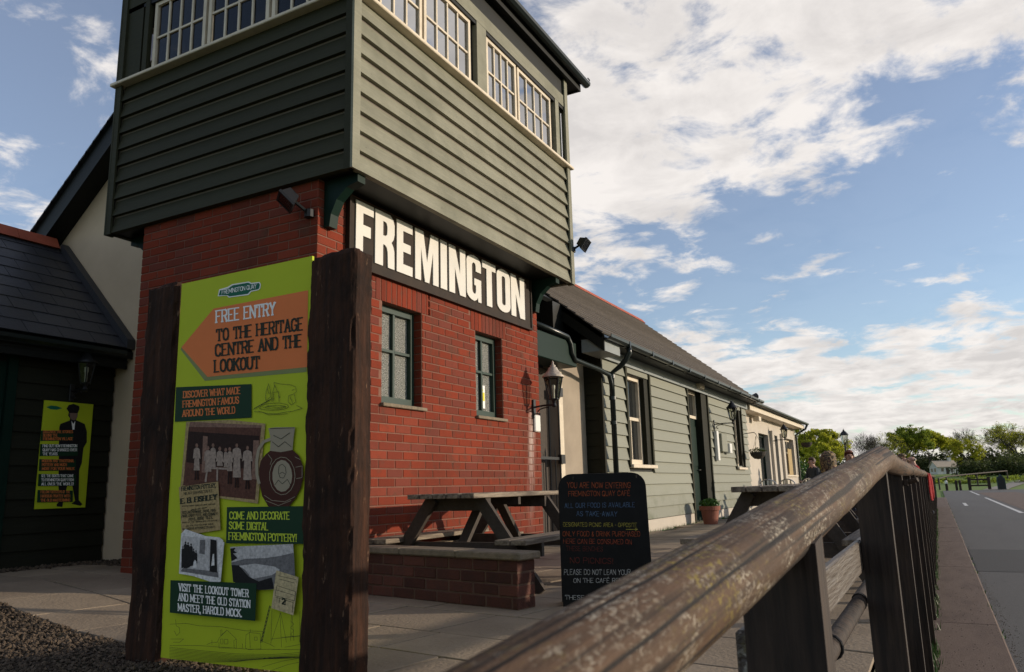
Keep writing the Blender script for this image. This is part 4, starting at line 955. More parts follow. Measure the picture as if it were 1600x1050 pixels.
    # far gable
    MB().prism([(2*RXR-CX, -.05), (CX-.29, -.05), (CX-.29, 2.78), (RXR, RZR-.1), (2*RXR-CX, 2.78)], 'y', CY1-.26, CY1-.021).build('gable_wall', 'cream_render', cafe)
    # recess beside the tower: cream wall, timber gate, green beam
    MB().box(-4.62, -4.42, 9.50, CY0-.007, -.05, 2.52).build('recess_wall', 'shaded_cream_render', cafe)
    MB().box(-4.62, -4.44, 9.50, CY0-.007, 2.521, 3.3).build('shaded_recess_head', 'black_paint', cafe)  # upper wall blackened: the shade under the verge is put into its colour
    MB().box(-4.419, -4.395, 9.50, 9.62, 0, 2.5).build('gate_post', 'cream_frame', cafe)
    MB().box(-4.419, -4.40, 9.62, CY0-.006, 0, .03).build('skirting', 'cap_stone', cafe)
    MB().box(-6.1, -4.43, TY1+.001, 9.499, 2.66, 2.72).build('recess_roof', 'black_paint', cafe)
    MB().bbox(-4.43, -4.12, TY1+.01, 9.52, 2.33, 2.66, .008).build('beam', 'green_gloss', cafe)
    MB().tube([(-4.1, TY1+.03, 2.72), (-4.1, 9.2, 2.70), (-4.1, 9.3, 2.62), (-4.1, 9.32, 2.50), (-4.1, 9.42, 2.42), (-4.07, 10.2, 2.38), (-4.05, 10.52, 2.34), (-4.05, 10.60, 2.22), (-4.05, 10.62, 2.05)], .034, 10).build('drain_pipe', 'pipe_black', cafe, smooth=True)
    MB().tube([(gx, 10.62, gz_-.04), (gx, 10.62, gz_-.14), (gx-.06, 10.62, gz_-.24), (gx-.14, 10.62, gz_-.32), (-4.05, 10.62, gz_-.42), (-4.05, 10.62, .0)], .040, 12).build('downpipe', 'pipe_black', cafe, smooth=True)
    for zc in (2.30, 1.98, 1.62, .8): MB().lathe([(.0, 0), (.052, 0), (.052, .05), (0, .05)], (-4.05, 10.62, zc), 12).build('pipe_collar', 'pipe_black', cafe)
    # cream gable of the range, left of the tower
    GY = 5.10
    def zr(x): return RZR-.03-abs(x-RXR)*.813
    MB().prism([(-9.8, -.05), (-6.0, -.05), (-6.0, zr(-6.0)-.16), (RXR, zr(RXR)-.16), (-9.6, zr(-9.6)-.16), (-9.8, 2.6)], 'y', GY, GY+.2).build('cream_gable', 'gable_render', cafe)
    MB().prism([(-9.2, zr(-9.2)-.20), (-9.2, zr(-9.2)+.07), (RXR, zr(RXR)+.07), (RXR, zr(RXR)-.20)], 'y', GY-.22, GY-.19).build('barge_board', 'black_paint', cafe)
    MB().prism([(-9.2, zr(-9.2)-.19), (-9.2, zr(-9.2)-.16), (RXR, zr(RXR)-.16), (RXR, zr(RXR)-.19)], 'y', GY-.189, GY-.001).build('verge_soffit', 'black_paint', cafe)
    for k in range(20):                                    # slate edges along the verge
        x = -9.2+k*.115; MB().prism([(x, zr(x)+.075), (x, zr(x)+.10), (x+.14, zr(x+.14)+.09), (x+.14, zr(x+.14)+.075)], 'y', GY-.26, GY+.3).build('slate', 'slate', cafe)
    MB().bbox(-6.9, -6.5, GY-.02, GY-.001, 1.90, 1.93, .002).build('cable', 'cream_frame', cafe)
build_cafe()

# iron gate in the recess
gate = thing('iron_gate', (-4.40, 8.85, 0), 'black iron bar gate with spear tops beside the brick tower', 'gate')
MB().box(-4.56, -4.54, TY1+.05, 9.5, .02, 2.34).build('back_boarding', 'table_frame_wood', gate)
for i in range(9):
    y = TY1+.12+i*.15; h = 2.2 if i % 2 == 0 else 1.25
    MB().tube([(-4.40, y, .08), (-4.40, y, h-.06), (-4.40, y, h)], [.009, .009, .001], 6).build('bar', 'iron_black', gate)
for z in (.15, 1.10): MB().box(-4.415, -4.388, TY1+.05, 9.48, z, z+.035).build('crossbar', 'iron_black', gate)
for z in (1.10, 2.0): MB().box(-4.412, -4.36, 9.44, 9.56, z-.05, z+.07).build('hinge', 'iron_black', gate)

# ================================================================== CAFE EXTENSION
ext = thing('cafe_extension', (-5.5, 26, 0), 'low cream rendered extension with glazed doors at far end of cafe', 'building')
def build_ext():
    X, y0, y1 = -4.42, 20.56, 29.75
    OP = [(23.2, 24.7, .02, 2.15, 'door'), (25.4, 26.3, .02, 2.2, 'door'), (27.3, 29.5, .95, 2.2, 'window')]
    m = MB(); prev = y0
    for (a, b, z0, z1, k) in OP:
        m.box(X-.25, X, prev, a, -.05, 2.6); m.box(X-.25, X, a, b, z1, 2.6); prev = b
        if z0 > .1: m.box(X-.25, X, a, b, -.05, z0)
    m.box(X-.25, X, prev, y1, -.05, 2.6); m.box(-9, X, y1, y1+.2, -.05, 2.6); m.build('wall', 'cream_render', ext)
    for (a, b, z0, z1, k) in OP:
        xd = X-.16; n = 2 if k == 'door' else 4; t = .05; f = MB()
        for i in range(n+1): yy = a+(b-a-t)*i/n; f.box(xd-.04, xd+.02, yy, yy+t, z0, z1)
        f.box(xd-.04, xd+.019, a+t, b-t, z0, z0+(.55 if k == 'door' else .06)).box(xd-.04, xd+.0185, a+t, b-t, z1-.07, z1).box(xd-.04, xd+.018, a+t, b-t, 1.7, 1.76)
        fr = f.build('glazed_door' if k == 'door' else 'window', 'green_gloss' if k == 'door' else 'cream_frame', ext)
        for i in range(n): 
            ya = a+(b-a-t)*i/n+t; yb = a+(b-a-t)*(i+1)/n
            MB().box(xd-.02, xd-.015, ya, yb, z0+.06, z1-.06).build('pane', 'dark_glass', fr)
    MB().bbox(X-.1, X+.06, 27.2, 29.6, .90, .955, .006).build('window_sill', 'cream_frame', ext)
    MB().box(X-.02, X+.002, 28.1, 28.85, .96, 1.85).build('blind', 'print_tan', ext)
    for y in (21.2, 24.95, 26.8): MB().box(X+.001, X+.08, y, y+.35, 0, 2.3).build('pilaster', 'cream_render', ext)
    MB().box(X-.02, X+.35, y0, y1+.25, 2.60, 2.74).build('fascia', 'cream_frame', ext)
    MB().prism([(X+.42, 2.745), (X+.42, 2.82), (-8.2, 4.0), (-8.2, 3.9)], 'y', y0, y1+.3).build('roof', 'slate', ext)
    pr = [(-.06, 0), (-.055, -.04), (0, -.064), (.055, -.04), (.06, 0)]
    MB().prism([(X+.46+a, 2.80+b) for a, b in pr], 'y', y0, y1+.35).build('gutter', 'pipe_black', ext)
    MB().tube([(X+.46, y1+.2, 2.74), (X+.4, y1+.15, 2.6), (X+.06, y1+.1, 2.4), (X+.06, y1+.1, 0)], .04, 8).build('downpipe', 'pipe_black', ext)
    MB().bbox(X+.08, X+.25, 22.2, 22.5, 2.42, 2.55, .01).build('wall_light', 'cream_frame', ext)
    MB().box(X+.1, X+.34, 21.5, 21.9, 2.86, 2.9).tube([(X+.2, 21.7, 2.9), (X+.2, 21.7, 3.02), (X+.32, 21.8, 3.08)], .08, 8).build('roof_vent', 'iron_black', ext)
build_ext()

# ================================================================== SIDE BUILDING ON THE LEFT
side = thing('side_building', (-8.6, 3.5, 0), 'low dark building with slate roof and black green boards left of tower', 'building')
def build_side():
    X = -7.46; y0, y1 = .6, 5.09; zb = .12
    MB().box(X-.3, X-.04, y0, y1, -.05, 2.22).box(-9.74, -9.5, y0, y1, -.05, 2.3).box(-9.5, X-.3, y0, y0+.2, -.05, 2.3).build('wall', 'black_paint', side)
    z = zb+.02
    while z < 2.12:
        for (a, b) in ((4.10, y1-.012), (y0, 2.9)): MB().prism([(X-.04, z), (X+.002, z), (X+.002, z+.003), (X-.02, z+.165), (X-.04, z+.165)], 'y', a, b).build('weatherboard', 'black_green_boards', side)
        z += .155
    dr = MB().box(X-.08, X-.02, 3.0, 4.0, zb, 2.02).build('door', 'green_gloss', side)
    MB().box(X-.019, X-.01, 3.15, 3.85, 1.0, 1.85).build('pane', 'dark_glass', dr)
    MB().tube([(X-.02, 3.93, 1.05), (X+.04, 3.93, 1.05), (X+.04, 3.82, 1.05)], .011, 8).build('door_handle', 'chrome', dr)
    for (a, b) in ((2.91, 2.995), (4.005, 4.09)): MB().box(X-.06, X+.012, a, b, zb, 2.12).build('door_frame', 'green_gloss', side)
    MB().box(X-.04, X+.2, y0, y1-.02, 2.13, 2.15).build('soffit', 'black_paint', side)
    MB().box(X+.16, X+.19, y0, y1-.02, 2.06, 2.24).build('fascia', 'black_paint', side)
    pr = [(-.055, 0), (-.05, -.035), (0, -.058), (.05, -.035), (.055, 0), (.045, 0), (0, -.045), (-.045, 0)]
    MB().prism([(X+.25+a, 2.23+b) for a, b in pr], 'y', y0, y1-.10).build('gutter', 'pipe_black', side)
    ex, ez, rx, rz = X+.25, 2.26, -8.62, 3.62
    MB().prism([(ex, ez-.03), (rx, rz-.03), (rx, rz-.1), (ex, ez-.1)], 'y', y0, y1-.001).build('roof_deck', 'black_paint', side)
    MB().prism([(2*rx-ex, ez), (rx, rz-.02), (rx, rz-.1), (2*rx-ex, ez-.1)], 'y', y0, y1-.001).build('roof_deck', 'slate', side)
    NC = 10; dx, dz = (rx-ex)/NC, (rz-ez)/NC; ln = math.hypot(dx, dz); nx, nz = dz/ln, -dx/ln
    rest = MB(); cnt = 0; W = .33
    for k in range(NC):
        xa, za = ex+k*dx, ez+k*dz; xb, zb_ = xa+dx*1.25, za+dz*1.25; y = y1-.09-(W/2 if k % 2 else 0)
        y += W if k % 2 else 0
        while y > y0+.05:
            a, b = max(y-W, y0)+.003, min(y, y1-.09)-.003
            if b-a > .03:
                l0 = .008+random.uniform(0, .004); pts = []
                mb = MB().prism([(xa+nx*l0, za+nz*l0), (xa+nx*(l0+.009), za+nz*(l0+.009)), (xb+nx*.010, zb_+nz*.010), (xb+nx*.001, zb_+nz*.001)], 'y', a, b)
                if b > 3.3: mb.build('slate', 'slate', side); cnt += 1
                else: rest.add(mb.v, mb.f)
            y -= W
    rest.build('slates_beyond', 'slate', side, kind='stuff')
    # lead flashing against the cream gable
    MB().prism([(ex+.02, ez+.0), (ex+.02, ez+.10), (-8.5, 3.50+.12), (-8.5, 3.50+.0)], 'y', y1-.088, y1-.0).build('flashing', 'slate', side)
    y = y1-.1
    while y > y0: MB().prism([(rx-.13, rz-.06), (rx+.13, rz-.06), (rx+.05, rz+.07), (rx-.05, rz+.07)], 'y', y-.445, y).build('ridge_tile', 'red_ridge', side); y -= .45
build_side()
# poster on the dark boards
poster = thing('wall_poster', (-7.45, 4.6, .67), 'lime green poster with uniformed figure on dark boarded wall', 'poster')
PX = -7.447
MB().box(PX-.012, PX, 4.36, 4.855, .668, 1.69).build('poster_board', 'lime', poster)
pp = Print((PX, 0, 0), (1, 0, 0), poster)
c2 = lambda x, y: (50+x/5.53, 615+y/5.53)
pp.poly('print_logo', [c2(*p) for p in ((122,116),(165,103),(215,108),(262,126),(215,140),(160,135))], 'logo_green')
pp.poly('print_figure', [c2(*p) for p in ((236,290),(245,262),(325,232),(330,215),(312,190),(318,160),(298,130),(318,98),(360,88),(408,108),(410,135),(396,165),(392,200),(380,228),(455,262),(475,330),(474,420),(445,470),(430,600),(408,660),(404,920),(436,955),(420,970),(340,952),(372,925),(330,700),(270,930),(262,980),(214,975),(212,955),(240,930),(228,800),(232,420))], 'print_photo_black')
pp.poly('print_face', [c2(*p) for p in ((324,168),(394,168),(390,205),(372,230),(345,228),(328,205))], 'print_skin')
pp.poly('print_cap', [c2(*p) for p in ((298,130),(318,98),(360,88),(408,108),(406,140),(396,160),(360,150),(320,160))], 'print_photo_black')
pp.poly('print_collar', [c2(*p) for p in ((340,235),(358,262),(374,235),(366,310),(350,312))], 'print_white')
for (ya, yb, col, lines, w0) in ((318, 410, 'print_rust', ('DISCOVER THE STORIES', 'BEHIND THE', 'FREMINGTON VILLAGE'), 350), (436, 540, 'print_white', ('FIND OUT HOW FREMINGTON', 'QUAY HAS CHANGED OVER', 'THE YEARS'), 390), (566, 668, 'print_rust', ('MODERN AND TRADITIONAL', 'POTTERY AND MUCH', 'MORE FOR YOUR WALK'), 372), (694, 800, 'print_white', ('SEE THE BOATS THAT CAME', 'TO FREMINGTON QUAY FROM', 'ALL OVER THE WORLD!'), 372), (832, 940, 'print_rust', ('FOLLOW FOOTSTEPS OF THE', 'HARBOUR PIRATES WITH', 'THE OLD MASTERMIND'), 346)):
    t = (ya-318)/500*14; pp.poly('print_box', [c2(*p) for p in ((72-t*2,yb),(w0+6,yb-4),(w0+8,ya+6),(78-t*2,ya))], 'print_green')
    for i, s in enumerate(lines):
        base = ya+(i+1)*(yb-ya)/3-8; wl = (w0-95)*(1 if len(s) > 17 else len(s)/21); pp.text(s, c2(98-t*1.5, base), c2(98-t*1.5+wl, base-1), (4.0, 4.0), col, tv=1.1, th=.7)

# ================================================================== INFORMATION SIGN IN FRONT
SY = 2.5
sign = thing('information_sign', (-2.76, 2.56, 0), 'tall lime green information panel between two dark railway sleeper posts', 'sign')
def sleeper_post(x0, x1, ya, yb, zt, seed, lean=0.0):
    m = MB(); nx, ny, nz = 14, 8, 96; vs = {}
    for k in range(nz+1):
        for i in range(nx+1):
            for j in range(ny+1):
                if 0 < i < nx and 0 < j < ny and 0 < k < nz: continue
                x, y, z = x0+(x1-x0)*i/nx, ya+(yb-ya)*j/ny, -.12+(zt+.12)*k/nz
                e = ((i in (0, nx))+(j in (0, ny))+(k == nz)); p = Vector((x*9+seed, y*9, z*3))
                d = noise.noise(p)*.008+noise.noise(Vector((x*40+seed, y*40, z*5)))*.004+noise.noise(p*9)*.002
                sx = -1 if i == 0 else (1 if i == nx else 0); sy = -1 if j == 0 else (1 if j == ny else 0)
                c = -.006 if e >= 2 else 0
                if e >= 2: d -= max(0, noise.noise(Vector((x*3+seed, y*3, z*11))))*.016
                vs[(i, j, k)] = len(m.v); m.v.append((x+sx*(d+c)+lean*z, y+sy*(d+c), z+(d*1.6+c if k == nz else 0)))
    g = lambda *a: vs[a]
    for k in range(nz):
        for i in range(nx): m.f += [(g(i,0,k), g(i+1,0,k), g(i+1,0,k+1), g(i,0,k+1)), (g(i+1,ny,k), g(i,ny,k), g(i,ny,k+1), g(i+1,ny,k+1))]
        for j in range(ny): m.f += [(g(0,j+1,k), g(0,j,k), g(0,j,k+1), g(0,j+1,k+1)), (g(nx,j,k), g(nx,j+1,k), g(nx,j+1,k+1), g(nx,j,k+1))]
    for i in range(nx):
        for j in range(ny): m.f.append((g(i,j,nz), g(i+1,j,nz), g(i+1,j+1,nz), g(i,j+1,nz)))
    return m
sleeper_post(-3.43, -3.20, SY-.012, SY+.125, 1.80, 3.3, -.012).build('post', 'sleeper', sign)
sleeper_post(-2.345, -2.085, SY-.02, SY+.115, 1.775, 9.1).build('post', 'sleeper', sign)
PN = (0, -1, 0); PY = SY+.004
ptl, ptr, pbr, pbl = [at(*q, 'y', PY) for q in ((278, 441), (484, 405), (474, 1054), (266, 1031))]
xl, xr = -3.19, -2.347; zt = (ptl.z+ptr.z)/2; zbm = .028
panel = MB().box(min(ptl.x, pbl.x)+.03, xr, PY, PY+.012, zbm, zt).build('panel', 'lime', sign)
pr = Print((0, PY, 0), PN, panel)
a1 = lambda x, y: (265+x/5.832, 420+y/5.832)
a2 = lambda x, y: (265+x/5, 590+y/5)
a3 = lambda x, y: (260+x/3.891, 780+y/3.891)
def pl(f, pts): return [f(*p) for p in pts]
pr.poly('print_arrow_shadow', pl(a1, ((100,735),(320,1020),(1248,940),(1249,890),(345,960),(115,700))), 'print_grey')
pr.poly('print_arrow', pl(a1, ((108,715),(345,985),(1252,895),(1262,195),(400,362))), 'print_orange')
pr.poly('print_logo_edge', pl(a1, ((438,250),(452,188),(530,165),(570,140),(720,116),(745,128),(820,120),(832,140),(826,180),(808,195),(745,208),(720,238),(540,262),(520,245))), 'print_white')
pr.poly('print_logo', pl(a1, ((448,242),(460,196),(535,176),(575,150),(715,126),(742,138),(815,130),(823,145),(816,178),(800,188),(738,200),(712,228),(545,252),(526,240))), 'logo_green')
pr.text('FREMINGTON QUAY', a1(476,232), a1(790,176), (6.6, 6.6), 'print_white', tv=.75, th=.65, serif=False, gap=.9)
pr.text('FREE ENTRY', a1(425,490), a1(958,418), (18.2, 19.0), 'print_white', tv=1.3, th=.65, gap=1.45)
pr.text('TO THE HERITAGE', a1(428,658), a1(1210,555), (17.8, 19.0), 'print_ink', tv=1.3, th=.65, gap=1.45)
pr.text('CENTRE AND THE', a1(418,796), a1(1198,708), (18.0, 19.0), 'print_ink', tv=1.3, th=.65, gap=1.45)
pr.text('LOOKOUT', a1(410,940), a1(815,905), (18.2, 18.6), 'print_ink', tv=1.3, th=.65, gap=1.45)
pr.poly('print_box', pl(a2, ((40,345),(640,312),(640,50),(50,75))), 'print_green')
for s, p, q in (('DISCOVER WHAT MADE', (108,158), (552,125)), ('FREMINGTON FAMOUS', (104,232), (540,200)), ('AROUND THE WORLD', (102,305), (510,278))): pr.text(s, a2(*p), a2(*q), (9.8, 10.2), 'print_rust', tv=1.2, th=.7)
# sketch of the old hand pump
sk = [[(650,250),(800,165)],[(660,240),(808,158)],[(800,190),(800,115),(850,110),(856,190)],[(806,112),(822,60),(842,108)],[(820,70),(815,38),(870,50),(940,55),(985,72)],[(770,60),(755,100),(748,150),(752,180),(790,150),(785,90),(770,45)],[(985,75),(990,110),(965,130),(930,140),(925,190),(950,215),(985,190),(975,130)],[(700,240),(720,215),(780,200),(860,198),(915,210),(930,230),(890,248),(800,255),(730,250),(700,240)],[(730,235),(770,220),(840,215),(900,222)],[(690,262),(760,280),(840,282),(900,270),(960,262),(1035,240),(990,215)],[(745,235),(800,245),(870,240),(905,230)],[(760,225),(850,232),(910,225)],[(850,120),(858,160)],[(812,120),(812,185)],[(760,80),(778,130)],[(940,150),(962,200)],[(955,100),(975,90)],[(660,265),(720,270),(770,290),(850,288),(920,282)]]
pr.lines('print_sketch', [pl(a2, p) for p in sk], .55, 'print_ink')
# sepia photograph of potters in front of a shed
ph = pr.poly('print_photograph', pl(a2, ((80,880),(90,800),(130,345),(470,330),(748,360),(745,400),(690,985),(380,940))), 'print_tan')
pr.poly('print_scene', pl(a2, ((105,840),(150,385),(715,392),(668,955),(390,925))), 'print_sepia', ph)
pr.poly('print_roof', pl(a2, ((152,385),(715,392),(722,372),(160,345))), 'print_sepia_mid', ph)
pr.poly('print_shade', pl(a2, ((130,660),(148,420),(700,455),(690,720),(330,690))), 'print_sepia_dark', ph)
pr.polys('print_pillar', [pl(a2, ((250,740),(262,455),(298,460),(285,745))), pl(a2, ((640,790),(655,490),(700,490),(685,800)))], 'print_sepia_mid', ph)
figs = []; heads = []; legs = []
for (x, hy, by, fy, w) in ((212,505,725,800,30), (300,525,735,0,34), (340,505,700,0,26), (392,530,690,0,30), (438,540,700,0,18), (470,535,730,830,26), (525,505,780,860,40), (608,525,800,870,42)):
    figs.append(pl(a2, ((x-w*.8,by),(x-w*.6,hy+120),(x-w,hy+130),(x-w*.75,hy+55),(x-8,hy+42),(x+8,hy+42),(x+w*.75,hy+55),(x+w,hy+130),(x+w*.6,hy+125),(x+w*.8,by))))
    heads.append(pl(a2, [(x+11*math.cos(t*.785), hy+25+17*math.sin(t*.785)) for t in range(8)]))
    if fy: legs += [pl(a2, ((x-18,fy),(x-14,by),(x-2,by),(x-5,fy))), pl(a2, ((x+4,fy),(x+2,by),(x+14,by),(x+16,fy)))]
pr.polys('print_figures', figs, 'print_sepia_light', ph); pr.polys('print_heads', heads, 'print_sepia_mid', ph); tag(pr.polys('print_legs', legs, 'print_sepia_dark', ph), kind='stuff')
pr.polys('print_bench', [pl(a2, ((272,815),(288,715),(300,715),(288,818))), pl(a2, ((365,805),(366,710),(380,710),(378,808))), pl(a2, ((275,712),(450,720),(450,705),(278,698)))], 'print_sepia_light', ph)
# earthenware jug
jug = pr.poly('print_jug', pl(a2, ((722,925),(705,840),(698,720),(712,650),(750,600),(784,572),(960,565),(1010,610),(1042,690),(1045,770),(1025,860),(985,940),(930,1010),(880,1035),(830,1038),(770,1005))), 'jug_brown')
pr.polys('print_neck', [pl(a2, ((784,572),(790,480),(772,395),(830,388),(980,386),(968,470),(960,565),(870,582)))], 'jug_stone', jug)
pr.lines('print_handle', [pl(a2, ((795,478),(735,500),(695,560),(680,650),(682,760),(700,830)))], 4.6, 'jug_stone', jug)
pr.poly('print_oval', pl(a2, [(880+78*math.cos(t*.4189), 768+125*math.sin(t*.4189)) for t in range(15)]), 'jug_stone', jug)
pr.lines('print_oval_ring', [pl(a2, [(880+100*math.cos(t*.4189), 768+148*math.sin(t*.4189)) for t in range(16)])], .8, 'jug_stone', jug)
pr.lines('print_jug_marks', [pl(a2, p) for p in (((855,690),(850,740),(862,780),(890,785),(910,745),(905,700),(880,675),(855,690)), ((860,750),(880,738),(900,752)), ((820,840),(850,800),(880,830),(920,795),(945,840)), ((800,500),(850,540),(900,500),(950,540)), ((810,450),(870,480),(940,430)), ((785,398),(975,392)))], .8, 'print_ink', jug)
pr.lines('print_jug_lines', [pl(a2, p) for p in (((770,600),(800,640),(785,680)), ((980,620),(1020,640)), ((985,700),(1035,690),(1035,780),(990,790)), ((740,920),(800,960),(900,970),(980,930)), ((750,960),(850,1000),(950,960)))], .7, 'jug_stone', jug)
# handbill
hb = pr.poly('print_handbill', pl(a2, ((72,855),(380,812),(398,1190),(95,1235))), 'print_tan')
pr.text('FREMINGTON POTTERY,', a2(92,885), a2(360,856), 6.2, 'print_ink', tv=1.5, th=.8, parent=hb)
pr.text('NEAR BARNSTAPLE.', a2(112,917), a2(342,893), 4.2, 'print_ink', tv=.8, th=.5, parent=hb)
pr.text('E. B. FISHLEY', a2(88,985), a2(365,950), 7.6, 'print_ink', tv=1.9, th=.9, parent=hb)['kind'] = 'stuff'
for k, (w0, w1, hh) in enumerate(((100,355,1.8), (170,290,1.8), (98,358,4.0), (92,372,4.0), (150,335,4.0), (98,372,1.8), (130,340,1.8), (100,350,3.0))):
    y = 1010+k*27-(8 if k > 4 else 0); pr.text(('POTS PANS AND CLOME OVENS', 'BREAD AND CREAM', 'RED EARTHENWARE, OVENS, PANS', 'PANS, DAIRY POTS, AND CHIMNEY', 'POTS, RIDGE TILES,', 'MADE AT THE WORKS AND SOLD HERE', 'BY THE POTTER AND SONS', 'ALL ORDERS ATTENDED TO DAILY')[k], a2(w0, y), a2(w1, y-18), hh, 'print_ink', tv=1.0, th=.7, parent=hb)
pr.poly('print_box', pl(a3, ((362,268),(832,272),(838,42),(368,48))), 'print_green')
for s, p, q in (('COME AND DECORATE', (385,120), (748,122)), ('SOME DIGITAL', (382,180), (618,188)), ('FREMINGTON POTTERY!', (380,245), (790,258))): pr.text(s, a3(*p), a3(*q), (11.0, 11.4), 'print_lime_text', tv=1.2, th=.65)
# pile of black and white snapshots
pile = pr.polys('print_snapshots', [pl(a3, ((90,210),(115,182),(352,262),(330,500),(298,512),(82,440))), pl(a3, ((76,452),(90,210),(322,232),(345,250),(330,495)))], 'print_photo_white')
pr.poly('print_scene', pl(a3, ((86,440),(98,222),(308,244),(318,478))), 'print_photo_pale', pile)
fg = []
for (x, y0, y1, w) in ((100,285,420,9), (116,258,425,11), (132,262,420,10), (150,270,410,11), (166,300,405,9), (180,310,395,8)):
    fg.append(pl(a3, ((x-w,y1),(x-w*.9,y0+22),(x-w*.4,y0+14),(x+w*.4,y0+14),(x+w*.9,y0+22),(x+w,y1-6)))); fg.append(pl(a3, [(x+w*.45*math.cos(t*1.05), y0+6+8*math.sin(t*1.05)) for t in range(6)]))
tag(pr.polys('print_people', fg, 'print_photo_black', pile), kind='stuff')
pr.poly('print_ground', pl(a3, ((88,438),(100,418),(312,440),(317,476))), 'print_photo_grey', pile)
pr.poly('print_doorway', pl(a3, ((262,440),(268,244),(304,250),(308,446))), 'print_photo_black', pile)
pr.poly('print_window', pl(a3, ((200,330),(204,248),(234,246),(232,336))), 'print_photo_grey', pile)
pr.poly('print_apron', pl(a3, ((272,405),(282,335),(290,332),(292,402))), 'print_photo_white', pile)
pr.poly('print_child', pl(a3, ((160,418),(166,378),(174,368),(182,380),(184,418))), 'print_photo_white', pile)
# landscape photograph of the creek
ls = pr.poly('print_landscape', pl(a3, ((388,290),(770,272),(782,470),(660,545),(560,552),(405,500))), 'print_photo_pale')
pr.poly('print_hills', pl(a3, ((394,385),(480,362),(600,358),(690,345),(775,325),(782,470),(650,548),(560,552),(405,502))), 'print_photo_grey', ls)
pr.poly('print_water', pl(a3, ((440,405),(540,392),(660,410),(690,430),(640,462),(520,485),(480,430))), 'print_photo_pale', ls)
pr.polys('print_foreground', [pl(a3, ((396,400),(440,402),(500,470),(560,500),(640,475),(655,545),(560,552),(405,502))), pl(a3, ((388,300),(420,295),(410,312),(430,325),(405,330),(432,358),(395,378)))], 'print_photo_black', ls)
# ticket
tk = pr.poly('print_ticket', pl(a3, ((668,432),(804,475),(772,706),(638,662))), 'print_paper')
pr.lines('print_ticket_rules', [pl(a3, p) for p in (((672,525),(786,562),(778,618),(660,586),(672,525)), ((668,552),(780,585)), ((664,595),(770,628),(764,690)), ((728,608),(720,645)), ((690,600),(684,632)), ((680,465),(790,490)), ((685,485),(780,510)))], .7, 'print_ink', tk)
pr.text('2', a3(704,636), a3(722,640), 8.5, 'print_ink', tv=1.3, th=1.2, serif=False, parent=tk)
pr.poly('print_box', pl(a3, ((20,690),(540,740),(548,512),(25,492))), 'print_green')
for s, p, q in (('VISIT THE LOOKOUT TOWER', (76,556), (498,595)), ('AND MEET THE OLD STATION', (74,616), (508,660)), ('MASTER, HAROLD MOCK.', (72,678), (458,716))): pr.text(s, a3(*p), a3(*q), (11.2, 11.4), 'print_white', tv=1.25, th=.65, gap=1.35)
# line drawing of the quay along the bottom
q_ = [[(20,760),(120,755),(200,770),(330,775),(480,800),(600,805)],[(245,885),(275,870),(310,870),(320,845),(368,795),(425,850),(425,905),(320,905),(320,870)],[(368,795),(330,830),(330,795),(338,795),(338,825)],[(425,850),(410,860),(412,905)],[(330,850),(344,850),(344,880),(330,880),(330,850)],[(352,852),(374,852),(374,880),(352,880),(352,852)],[(480,905),(484,825),(505,810),(570,818),(575,910),(500,915),(480,905)],[(505,810),(510,905)],[(535,838),(552,838),(552,858),(535,858),(535,838)],[(510,790),(510,810)],[(635,880),(642,670)],[(700,900),(690,680)],[(640,860),(695,690),(730,870)],[(755,860),(760,700)],[(775,860),(765,710)],[(755,740),(775,760),(755,780),(775,800),(755,820),(775,840)],[(810,870),(812,680)],[(635,850),(830,830)],[(700,840),(830,828)],[(720,900),(830,880)],[(20,890),(200,890),(500,912),(830,915)],[(55,730),(60,770),(78,780),(82,810),(62,830),(48,800)],[(25,850),(60,850),(105,850),(80,870),(40,870)],[(277,855),(277,885)],[(462,878),(462,905)],[(575,860),(635,885),(660,900)],[(650,912),(690,915)]]
for k in range(10): q_.append([(18,900+k*9),(200,920+k*8),(420,940+k*9-k*k*.4),(640,945+k*9-k*k*.8),(834,930+k*11-k*k*.9)])
q_ += [[(580,1020),(700,985),(834,962)], [(640,1040),(740,1005),(834,985)]]
pr.lines('print_drawing', [pl(a3, p) for p in q_], .50, 'print_ink')
pr.lines('print_crane', [pl(a3, ((572,872),(628,645))), pl(a3, ((580,872),(634,650)))] + [pl(a3, ((572+j*5.5,868-j*22),(584+j*5,850-j*22))) for j in range(10)], .9, 'print_ink')

# ================================================================== LOW WALL
WA = R(-12); WC = (-2.372, 4.413)
wall = thing('low_wall', (-2.95, 4.65, 0), 'low brick wall with rough stone capping in front of the picnic table', 'wall')
def build_low_wall():
    ct, st = math.cos(WA), math.sin(WA); Mx = Matrix(((ct, -st, 0, WC[0]), (st, ct, 0, WC[1]), (0, 0, 1, 0), (0, 0, 0, 1)))
    # local frame: u along -x from the corner, v towards the tower
    def put(mb, name, m): return mb.xf(Mx).build(name, m, wall)
    Lw, T = 1.62, .175
    put(MB().box(-Lw+.004, -.004, .004, T-.004, -.03, .298), 'mortar_core', 'old_mortar')
    z = 0.0; c = 0
    for c in range(4):
        u = -Lw+(-.11 if c % 2 else 0)
        while u < -.01:
            a, b = max(u, -Lw), min(u+.215, 0)
            if b > -.05: b = 0
            if b-a > .04:
                j = random.uniform(-.003, .003)
                for (v0, v1) in ((-.002+j, T+.002+j),): put(MB().bbox(a+.002, b-.001, v0, v1, z+.004, z+.069, .005), 'brick', 'old_brick')
            u += .225
        z += .0745
    u = -Lw-.02
    for l in (.55, .56, .57):
        n = 10; mb = MB().bbox(u+.003, u+l-.003, -.022, T+.022, .299, .345, .008)
        put(mb, 'capping_stone', 'cap_stone'); u += l
build_low_wall()
